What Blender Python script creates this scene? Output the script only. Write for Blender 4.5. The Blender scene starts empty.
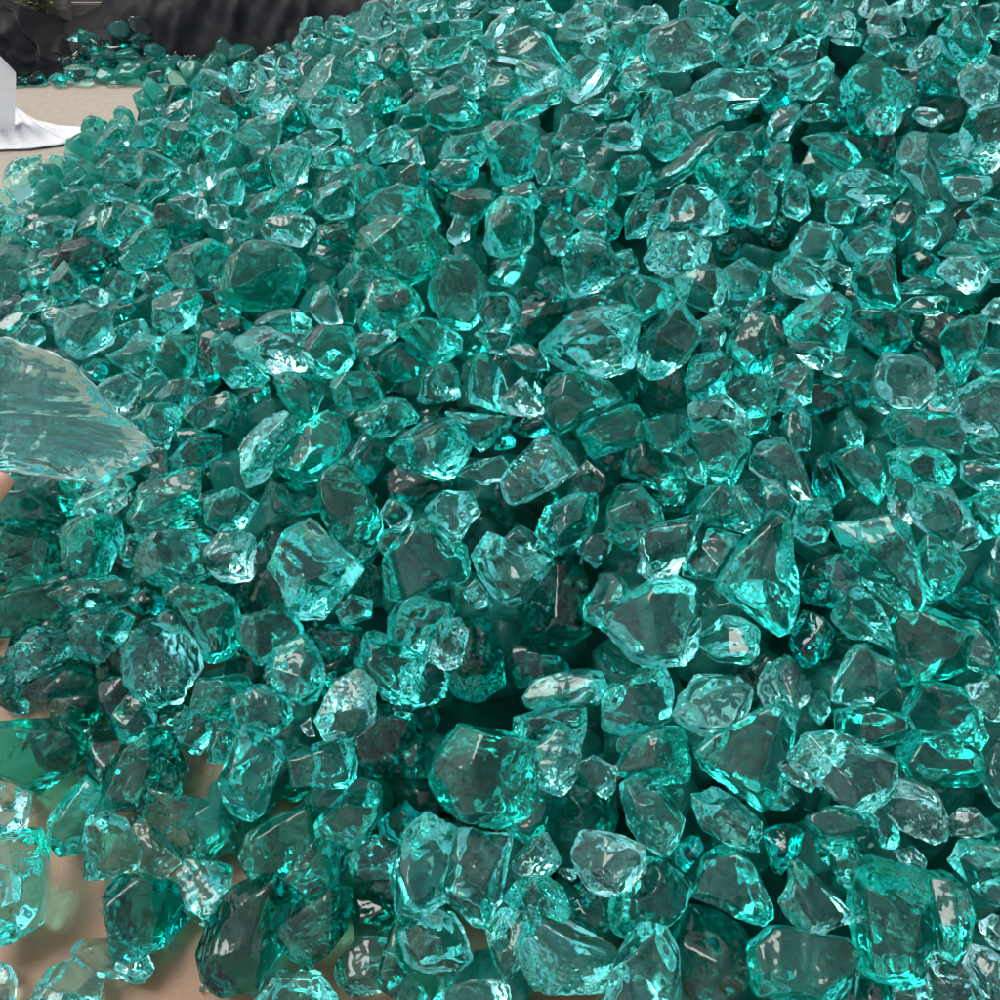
import bpy, math, random
import numpy as np
from mathutils import Vector

# ------------------------------------------------------------------ camera, sky, sun, exposure
SC = bpy.context.scene
COL = SC.collection
rad = math.radians
CAM_H, PITCH, FOCAL = 1.43, 47.0, 870.0            # camera height (m), degrees below the horizon, focal length in photo pixels
cam_d = bpy.data.cameras.new('camera'); cam = bpy.data.objects.new('camera', cam_d); COL.objects.link(cam)
cam.location = (0, 0, CAM_H); cam.rotation_euler = (rad(90 - PITCH), 0, 0)
cam_d.sensor_fit = 'HORIZONTAL'; cam_d.angle = 2 * math.atan(500 / FOCAL); cam_d.clip_start = .02; cam_d.clip_end = 500
SC.camera = cam

SUN_EL, SUN_AZ = 58.0, -60.0                        # overcast sun: behind the pile, a little to the left
world = bpy.data.worlds.new('World'); SC.world = world; world.use_nodes = True
wn, wl = world.node_tree.nodes, world.node_tree.links
wn.clear()
wo = wn.new('ShaderNodeOutputWorld'); bg = wn.new('ShaderNodeBackground')
sky = wn.new('ShaderNodeTexSky'); sky.sky_type = 'NISHITA'; sky.sun_disc = False
sky.sun_elevation = rad(SUN_EL); sky.sun_rotation = rad(SUN_AZ); sky.dust_density = 1.5; sky.air_density = 1.0; sky.ozone_density = 1
hsv = wn.new('ShaderNodeHueSaturation'); hsv.inputs['Saturation'].default_value = .3
# cloud cover: bright and dull patches in the overcast
tc = wn.new('ShaderNodeTexCoord'); nz = wn.new('ShaderNodeTexNoise'); nz.inputs['Scale'].default_value = 2.2; nz.inputs['Detail'].default_value = 5
mr = wn.new('ShaderNodeMapRange'); mr.inputs['From Min'].default_value = .36; mr.inputs['From Max'].default_value = .66
mr.inputs['To Min'].default_value = .7; mr.inputs['To Max'].default_value = 1.55
mul = wn.new('ShaderNodeMix'); mul.data_type = 'RGBA'; mul.blend_type = 'MULTIPLY'; mul.inputs[0].default_value = 1
wl.new(sky.outputs[0], hsv.inputs['Color']); wl.new(tc.outputs['Generated'], nz.inputs['Vector']); wl.new(nz.outputs[0], mr.inputs[0])
wl.new(hsv.outputs[0], mul.inputs[6]); wl.new(mr.outputs[0], mul.inputs[7])
wl.new(mul.outputs[2], bg.inputs['Color']); bg.inputs['Strength'].default_value = .15
wl.new(bg.outputs[0], wo.inputs['Surface'])
sun_d = bpy.data.lights.new('sun', 'SUN'); sun_d.energy = 1.4; sun_d.angle = rad(30); sun_d.color = (1, .96, .9)
sun = bpy.data.objects.new('sun', sun_d); COL.objects.link(sun)
_az = rad(SUN_AZ)
_sd = Vector((math.sin(_az) * math.cos(rad(SUN_EL)), math.cos(_az) * math.cos(rad(SUN_EL)), math.sin(rad(SUN_EL))))
sun.rotation_euler = _sd.to_track_quat('Z', 'Y').to_euler()

vs = SC.view_settings; vs.view_transform = 'Standard'; vs.look = 'None'; vs.gamma = 1; vs.use_curve_mapping = False
vs.exposure = 0.32
SC.render.engine = 'CYCLES'
cy = SC.cycles
cy.max_bounces = 11; cy.transmission_bounces = 11; cy.glossy_bounces = 8; cy.diffuse_bounces = 1; cy.transparent_max_bounces = 8
cy.volume_bounces = 0; cy.caustics_reflective = True; cy.caustics_refractive = True; cy.blur_glossy = .3
cy.sample_clamp_indirect = 6; cy.sample_clamp_direct = 0
cy.use_denoising = True; cy.denoiser = 'OPENIMAGEDENOISE'
try:
    cy.denoising_input_passes = 'RGB_ALBEDO_NORMAL'; cy.denoising_prefilter = 'ACCURATE'
except Exception: pass
cy.use_adaptive_sampling = True; cy.adaptive_threshold = .07; cy.adaptive_min_samples = 16

# ------------------------------------------------------------------ geometry of the view: a pixel of the photograph -> a direction
_p = rad(PITCH)
E_R = np.array([1., 0, 0]); E_U = np.array([0, math.sin(_p), math.cos(_p)]); E_F = np.array([0, math.cos(_p), -math.sin(_p)])
EYE = np.array([0, 0, CAM_H])
def ray(u, v):
    d = (u - 500) * E_R + (500 - v) * E_U + FOCAL * E_F
    return d / np.linalg.norm(d)
def ground_pt(u, v, z=0.):
    d = ray(u, v); t = (z - CAM_H) / d[2]
    return EYE + d * t
def at_depth(u, v, Y):
    d = ray(u, v)
    return EYE + d * (Y / d[1])

# the pile: a low cone of loose chunks
PX, PY, PR, PS = .9, 2.6, 2.53, .42
def pile_h(x, y):
    r = np.sqrt((x - PX) ** 2 + (y - PY) ** 2 + .02)
    h = PS * (PR - r)
    h = h + (.07 * (1 - np.exp(-np.maximum(PR - r, 0) / .12)) - .03) / (1 + np.exp((y - 1.5) / .15)) - .02 / (1 + np.exp((1.5 - y) / .15))
    h = h + .13 * np.exp(-((x - .75) / .6) ** 2 - ((y - .42) / .42) ** 2) * (1 / (1 + np.exp(-(PR - r) / .03)))
    h = h + .018 * np.sin(5.1 * x + 1.3) * np.sin(4.3 * y + .4) * (h > .05)
    return np.maximum(h, 0)
def hit_pile(u, v):
    d = ray(u, v); t = np.arange(.6, 9, .004)
    P = EYE + t[:, None] * d
    k = np.nonzero(P[:, 2] <= pile_h(P[:, 0], P[:, 1]))[0]
    return t[k[0]] if len(k) else 4.2

# ------------------------------------------------------------------ materials
def mat(name):
    m = bpy.data.materials.new(name); m.use_nodes = True
    n = m.node_tree.nodes; l = m.node_tree.links
    return m, n, l, n['Principled BSDF'], n['Material Output']

def glass(name, dens, tint=(.11, .930, .886, 1), rough=.0, bump=.25, frost=0., glow=0.):
    m = bpy.data.materials.new(name); m.use_nodes = True
    n, l = m.node_tree.nodes, m.node_tree.links
    n.clear()
    out = n.new('ShaderNodeOutputMaterial')
    g = n.new('ShaderNodeBsdfGlass'); g.distribution = 'GGX'; g.inputs['Roughness'].default_value = rough; g.inputs['IOR'].default_value = 1.5
    g.inputs['Color'].default_value = (.985, 1, .995, 1)
    tc = n.new('ShaderNodeTexCoord')
    oi = n.new('ShaderNodeObjectInfo')
    off = n.new('ShaderNodeVectorMath'); off.operation = 'SCALE'; off.inputs[0].default_value = (37, 19, 53)
    l.new(oi.outputs['Random'], off.inputs['Scale'])
    add = n.new('ShaderNodeVectorMath'); add.operation = 'ADD'
    l.new(tc.outputs['Object'], add.inputs[0]); l.new(off.outputs[0], add.inputs[1])
    # conchoidal ripples: streched noise warped, plus finer hackle
    mp = n.new('ShaderNodeMapping'); mp.inputs['Scale'].default_value = (1.2, .22, 1.5); mp.inputs['Rotation'].default_value = (.5, .3, .8)
    l.new(add.outputs[0], mp.inputs[0])
    n1 = n.new('ShaderNodeTexNoise'); n1.inputs['Scale'].default_value = 24; n1.inputs['Detail'].default_value = 1.5; n1.inputs['Roughness'].default_value = .55; n1.inputs['Distortion'].default_value = .9
    l.new(mp.outputs[0], n1.inputs['Vector'])
    wv = n.new('ShaderNodeTexWave'); wv.wave_type = 'RINGS'; wv.rings_direction = 'SPHERICAL'; wv.inputs['Scale'].default_value = 22
    wv.inputs['Distortion'].default_value = 7; wv.inputs['Detail'].default_value = 1; wv.inputs['Detail Scale'].default_value = 2.2
    l.new(add.outputs[0], wv.inputs['Vector'])
    wm = n.new('ShaderNodeMath'); wm.operation = 'MULTIPLY'; l.new(wv.outputs['Fac'], wm.inputs[0]); l.new(n1.outputs[0], wm.inputs[1])
    hs = n.new('ShaderNodeMath'); hs.operation = 'MULTIPLY_ADD'; hs.inputs[1].default_value = .22
    l.new(wm.outputs[0], hs.inputs[0]); l.new(n1.outputs[0], hs.inputs[2])
    b = n.new('ShaderNodeBump'); b.inputs['Distance'].default_value = .006
    # some pieces broke mirror-smooth, others ribbed: the relief differs from chunk to chunk
    rp = n.new('ShaderNodeMath'); rp.operation = 'POWER'; rp.inputs[1].default_value = 1.6; l.new(oi.outputs['Random'], rp.inputs[0])
    rb = n.new('ShaderNodeMath'); rb.operation = 'MULTIPLY_ADD'; rb.inputs[1].default_value = bump * 1.7; rb.inputs[2].default_value = bump * .22; l.new(rp.outputs[0], rb.inputs[0])
    l.new(rb.outputs[0], b.inputs['Strength'])
    l.new(hs.outputs[0], b.inputs['Height'])
    if bump > 0: l.new(b.outputs[0], g.inputs['Normal'])
    surf = g
    if glow > 0:                                    # teal glow of light scattered inside the pile, put into the surface colour
        dm = n.new('ShaderNodeBsdfDiffuse'); dm.inputs['Color'].default_value = (.06, .50, .42, 1)
        tm = n.new('ShaderNodeBsdfTranslucent'); tm.inputs['Color'].default_value = (.10, .62, .52, 1)
        m0 = n.new('ShaderNodeMixShader'); m0.inputs[0].default_value = .5; l.new(dm.outputs[0], m0.inputs[1]); l.new(tm.outputs[0], m0.inputs[2])
        m1 = n.new('ShaderNodeMixShader'); m1.inputs[0].default_value = glow; l.new(g.outputs[0], m1.inputs[1]); l.new(m0.outputs[0], m1.inputs[2])
        surf = m1
    if frost > 0:                                   # scuffed, dusty skin in patches
        df = n.new('ShaderNodeBsdfDiffuse'); df.inputs['Color'].default_value = (.66, .74, .76, 1)
        n3 = n.new('ShaderNodeTexNoise'); n3.inputs['Scale'].default_value = 55; n3.inputs['Detail'].default_value = 6; n3.inputs['Roughness'].default_value = .7
        l.new(add.outputs[0], n3.inputs['Vector'])
        r3 = n.new('ShaderNodeMapRange'); r3.inputs['From Min'].default_value = .5; r3.inputs['From Max'].default_value = .75; r3.inputs['To Min'].default_value = frost * .85; r3.inputs['To Max'].default_value = frost
        l.new(n3.outputs[0], r3.inputs[0])
        at = n.new('ShaderNodeAttribute'); at.attribute_name = 'chipping'
        mp3 = n.new('ShaderNodeMapping'); mp3.inputs['Scale'].default_value = (.5, 2.2, 1); mp3.inputs['Rotation'].default_value = (0, .6, .5); l.new(add.outputs[0], mp3.inputs[0]); l.new(mp3.outputs[0], n3.inputs['Vector'])
        c3 = n.new('ShaderNodeMath'); c3.operation = 'MULTIPLY_ADD'; c3.use_clamp = True; c3.inputs[1].default_value = .75; l.new(at.outputs['Fac'], c3.inputs[0]); l.new(r3.outputs[0], c3.inputs[2])
        mx = n.new('ShaderNodeMixShader'); l.new(c3.outputs[0], mx.inputs[0]); l.new(surf.outputs[0], mx.inputs[1]); l.new(df.outputs[0], mx.inputs[2])
        surf = mx
    l.new(surf.outputs[0], out.inputs['Surface'])
    va = n.new('ShaderNodeVolumeAbsorption'); va.inputs['Density'].default_value = 22 * dens; va.inputs['Color'].default_value = tint
    # melt batches differ a little in depth of colour
    f1 = n.new('ShaderNodeMath'); f1.operation = 'MULTIPLY'; f1.inputs[1].default_value = 7.3; l.new(oi.outputs['Random'], f1.inputs[0])
    f2 = n.new('ShaderNodeMath'); f2.operation = 'FRACT'; l.new(f1.outputs[0], f2.inputs[0])
    f3 = n.new('ShaderNodeMath'); f3.operation = 'MULTIPLY_ADD'; f3.inputs[1].default_value = 20 * dens * .7; f3.inputs[2].default_value = 20 * dens * .7; l.new(f2.outputs[0], f3.inputs[0])
    l.new(f3.outputs[0], va.inputs['Density'])
    l.new(va.outputs[0], out.inputs['Volume'])
    return m
GL = {'p': glass('glass_pale', .6, glow=.04), 'm': glass('glass_teal', 1.15, glow=.045), 'd': glass('glass_deep', 3.6, (.08, .915, .898, 1)), 'k': glass('glass_smooth_teal', 1.3, bump=.16, glow=.04),
      'c': glass('glass_clear', .5, glow=.03), 'g': glass('glass_sea_green', .6, bump=.3), 'f': glass('glass_glow_mix', 1.5, bump=.12, glow=.32)}  # filler glass: stronger teal mix stands for light glowing from below

# ------------------------------------------------------------------ mesh helpers
def ico(n):
    t = (1 + 5 ** .5) / 2
    V = [(-1, t, 0), (1, t, 0), (-1, -t, 0), (1, -t, 0), (0, -1, t), (0, 1, t), (0, -1, -t), (0, 1, -t), (t, 0, -1), (t, 0, 1), (-t, 0, -1), (-t, 0, 1)]
    F = [(0,11,5),(0,5,1),(0,1,7),(0,7,10),(0,10,11),(1,5,9),(5,11,4),(11,10,2),(10,7,6),(7,1,8),(3,9,4),(3,4,2),(3,2,6),(3,6,8),(3,8,9),(4,9,5),(2,4,11),(6,2,10),(8,6,7),(9,8,1)]
    V = [np.array(v) / np.linalg.norm(v) for v in V]
    for _ in range(n):
        c = {}; G = []
        def mid(a, b):
            k = (min(a, b), max(a, b))
            if k not in c:
                m = V[a] + V[b]; V.append(m / np.linalg.norm(m)); c[k] = len(V) - 1
            return c[k]
        for a, b, d in F:
            x, y, z = mid(a, b), mid(b, d), mid(d, a)
            G += [(a, x, z), (b, y, x), (d, z, y), (x, y, z)]
        F = G
    return np.array(V), np.array(F, dtype=np.int32)
ICO = {k: ico(k) for k in (2, 3, 4)}

def mesh_np(name, V, F, m, smooth=True):
    me = bpy.data.meshes.new(name)
    me.vertices.add(len(V)); me.vertices.foreach_set('co', np.asarray(V, dtype=np.float32).ravel())
    nf = len(F); k = F.shape[1]
    me.loops.add(nf * k); me.loops.foreach_set('vertex_index', F.astype(np.int32).ravel())
    me.polygons.add(nf)
    me.polygons.foreach_set('loop_start', np.arange(0, nf * k, k, dtype=np.int32))
    me.polygons.foreach_set('loop_total', np.full(nf, k, dtype=np.int32))
    me.polygons.foreach_set('use_smooth', np.full(nf, smooth, dtype=bool))
    for mm in (m if isinstance(m, (list, tuple)) else [m]): me.materials.append(mm)
    me.update(); me.validate()
    return me
def link(name, me, loc=(0, 0, 0), parent=None, **props):
    o = bpy.data.objects.new(name, me); o.location = loc; COL.objects.link(o)
    if parent: o.parent = parent
    for k, v in props.items(): o[k] = v
    return o

def rock(level, planes, stretch, rng, size, scoops=2, p=110, rough=1.):
    """radius along each direction = soft minimum over the facet planes, hollowed by a few large spheres (shell fractures)"""
    D, F = ICO[level]
    D = D * stretch; D = D / np.linalg.norm(D, axis=1)[:, None]
    N = np.array([q[:3] for q in planes]); H = np.array([q[3] for q in planes])
    H = np.maximum(H, size * .12)
    c = np.maximum(D @ N.T, 0) / H
    rmax = size * 1.35 * np.linalg.norm(D * (stretch / np.sqrt(stretch[0] * stretch[1])), axis=1)
    r = ((c ** p).sum(1) + rmax ** -float(p)) ** (-1 / p)
    for _ in range(scoops):
        d = rng.normal(size=3); d /= np.linalg.norm(d)
        loc = (np.maximum(N @ d, 0) / H).max(); loc = 1 / max(loc, 1e-6)
        R = size * rng.uniform(.7, 2.2); cc = d * (R + loc * rng.uniform(.66, .86))
        b = D @ cc; q = b * b - (cc @ cc - R * R)
        ok = (q > 0) & (b > 0)
        tt = np.where(ok, b - np.sqrt(np.maximum(q, 0)), 1e9)
        r = np.minimum(r, np.maximum(tt, size * .1))
    V = D * r[:, None]
    X = V / size
    w = np.zeros(len(V))
    for f, a in ((3, .010), (6, .006), (11, .0035), (19, .0022)):
        for _ in range(3):
            k = rng.normal(size=3) * f; ph = rng.uniform(0, 6.28)
            w += a * (1 - 2 * np.abs(np.sin(X @ k + ph + 1.2 * np.sin(X @ (k[[1, 2, 0]] * .6) + ph))))
    V = V * (1 + w * rough)[:, None]
    return V, F

def convex(P):
    P = sorted(set(map(tuple, P)))
    def half(P):
        h = []
        for p in P:
            while len(h) > 1 and (h[-1][0]-h[-2][0])*(p[1]-h[-2][1])-(h[-1][1]-h[-2][1])*(p[0]-h[-2][0]) <= 0: h.pop()
            h.append(p)
        return h
    a = half(P); b = half(P[::-1]); return np.array(a[:-1] + b[:-1])

def facet_planes(poly, T, rng, flat=False):
    """poly: convex outline (x right, y up) around the origin, T: thickness"""
    n = len(poly); out = []
    for i in range(n):
        a, b = poly[i], poly[(i + 1) % n]; e = b - a
        nx, ny = e[1], -e[0]; L = math.hypot(nx, ny)
        if L < 1e-6: continue
        nx /= L; ny /= L
        if nx * a[0] + ny * a[1] < 0: nx, ny = -nx, -ny
        z0 = rng.uniform(-.15, .15) * T
        for s in (1, -1):
            k = s * rng.uniform(.03, .5) if rng.random() < .8 else s * rng.uniform(.4, .9)
            q = np.array([nx, ny, k]); q /= np.linalg.norm(q)
            out.append((*q, q @ np.array([a[0], a[1], z0])))
    for s in (1, -1):
        m = 1 if (flat and s > 0) else rng.integers(2, 5) if s > 0 else rng.integers(3, 6)
        for _ in range(m):
            a = rng.uniform(0, 6.28); tl = rng.uniform(.05, .3) if m == 1 else rng.uniform(.15, .8) if s > 0 else rng.uniform(.3, 1.1)
            q = np.array([math.cos(a) * tl, math.sin(a) * tl, s * 1.]); q /= np.linalg.norm(q)
            out.append((*q, T / 2 * rng.uniform(.75, 1.05)))
    return out

# ------------------------------------------------------------------ ground
def build_ground():
    m, n, l, bs, out = mat('ground_concrete')
    tc = n.new('ShaderNodeTexCoord')
    gr = n.new('ShaderNodeSeparateXYZ'); l.new(tc.outputs['Object'], gr.inputs[0])
    n1 = n.new('ShaderNodeTexNoise'); n1.inputs['Scale'].default_value = 3; n1.inputs['Detail'].default_value = 8; l.new(tc.outputs['Object'], n1.inputs['Vector'])
    # wet clay-coloured slurry round the near foot of the pile, dry pale concrete further off
    ad = n.new('ShaderNodeMath'); ad.operation = 'MULTIPLY_ADD'; ad.inputs[1].default_value = .7; l.new(n1.outputs[0], ad.inputs[0]); l.new(gr.outputs['Y'], ad.inputs[2])
    r = n.new('ShaderNodeMapRange'); r.inputs['From Min'].default_value = 1.9; r.inputs['From Max'].default_value = 2.7; l.new(ad.outputs[0], r.inputs[0])
    ca = n.new('ShaderNodeValToRGB'); ca.color_ramp.elements[0].position = .3; ca.color_ramp.elements[1].position = .75
    ca.color_ramp.elements[0].color = (.24, .125, .062, 1); ca.color_ramp.elements[1].color = (.31, .175, .09, 1); l.new(n1.outputs[0], ca.inputs[0])
    n2 = n.new('ShaderNodeTexNoise'); n2.inputs['Scale'].default_value = 40; n2.inputs['Detail'].default_value = 9; n2.inputs['Roughness'].default_value = .7
    mp = n.new('ShaderNodeMapping'); mp.inputs['Scale'].default_value = (1, 1, 1); l.new(tc.outputs['Object'], mp.inputs[0]); l.new(mp.outputs[0], n2.inputs['Vector'])
    cb = n.new('ShaderNodeValToRGB'); cb.color_ramp.elements[0].position = .3; cb.color_ramp.elements[1].position = .7
    cb.color_ramp.elements[0].color = (.40, .335, .27, 1); cb.color_ramp.elements[1].color = (.50, .44, .36, 1); l.new(n2.outputs[0], cb.inputs[0])
    mx = n.new('ShaderNodeMix'); mx.data_type = 'RGBA'; l.new(r.outputs[0], mx.inputs[0]); l.new(ca.outputs[0], mx.inputs[6]); l.new(cb.outputs[0], mx.inputs[7])
    l.new(mx.outputs[2], bs.inputs['Base Color'])
    rr = n.new('ShaderNodeMapRange'); rr.inputs['To Min'].default_value = .42; rr.inputs['To Max'].default_value = .8; l.new(r.outputs[0], rr.inputs[0]); l.new(rr.outputs[0], bs.inputs['Roughness'])
    b = n.new('ShaderNodeBump'); b.inputs['Strength'].default_value = .25; b.inputs['Distance'].default_value = .01; l.new(n2.outputs[0], b.inputs['Height']); l.new(b.outputs[0], bs.inputs['Normal'])
    S = 150
    V = np.array([(-S, -S, 0), (S, -S, 0), (S, S, 0), (-S, S, 0)], float); F = np.array([(0, 1, 2, 3)])
    link('ground', mesh_np('ground', V, F, m, False), kind='structure')
build_ground()

# added opaque heart of the pile: its dark teal paints the gaps' shade
def build_core():
    m, n, l, bs, out = mat('core_gap_shade')
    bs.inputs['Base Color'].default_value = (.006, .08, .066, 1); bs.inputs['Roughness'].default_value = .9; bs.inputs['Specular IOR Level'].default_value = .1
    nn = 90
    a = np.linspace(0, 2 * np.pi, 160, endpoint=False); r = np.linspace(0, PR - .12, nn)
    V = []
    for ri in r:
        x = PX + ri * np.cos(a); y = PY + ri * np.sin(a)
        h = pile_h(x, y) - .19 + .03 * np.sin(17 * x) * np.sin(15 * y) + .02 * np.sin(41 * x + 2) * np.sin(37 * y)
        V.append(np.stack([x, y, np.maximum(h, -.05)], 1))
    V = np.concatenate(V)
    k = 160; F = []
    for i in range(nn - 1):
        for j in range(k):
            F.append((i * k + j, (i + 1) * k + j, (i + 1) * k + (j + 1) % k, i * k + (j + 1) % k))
    link('added_core', mesh_np('added_core', V, np.array(F), m), kind='structure')
build_core()

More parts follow.
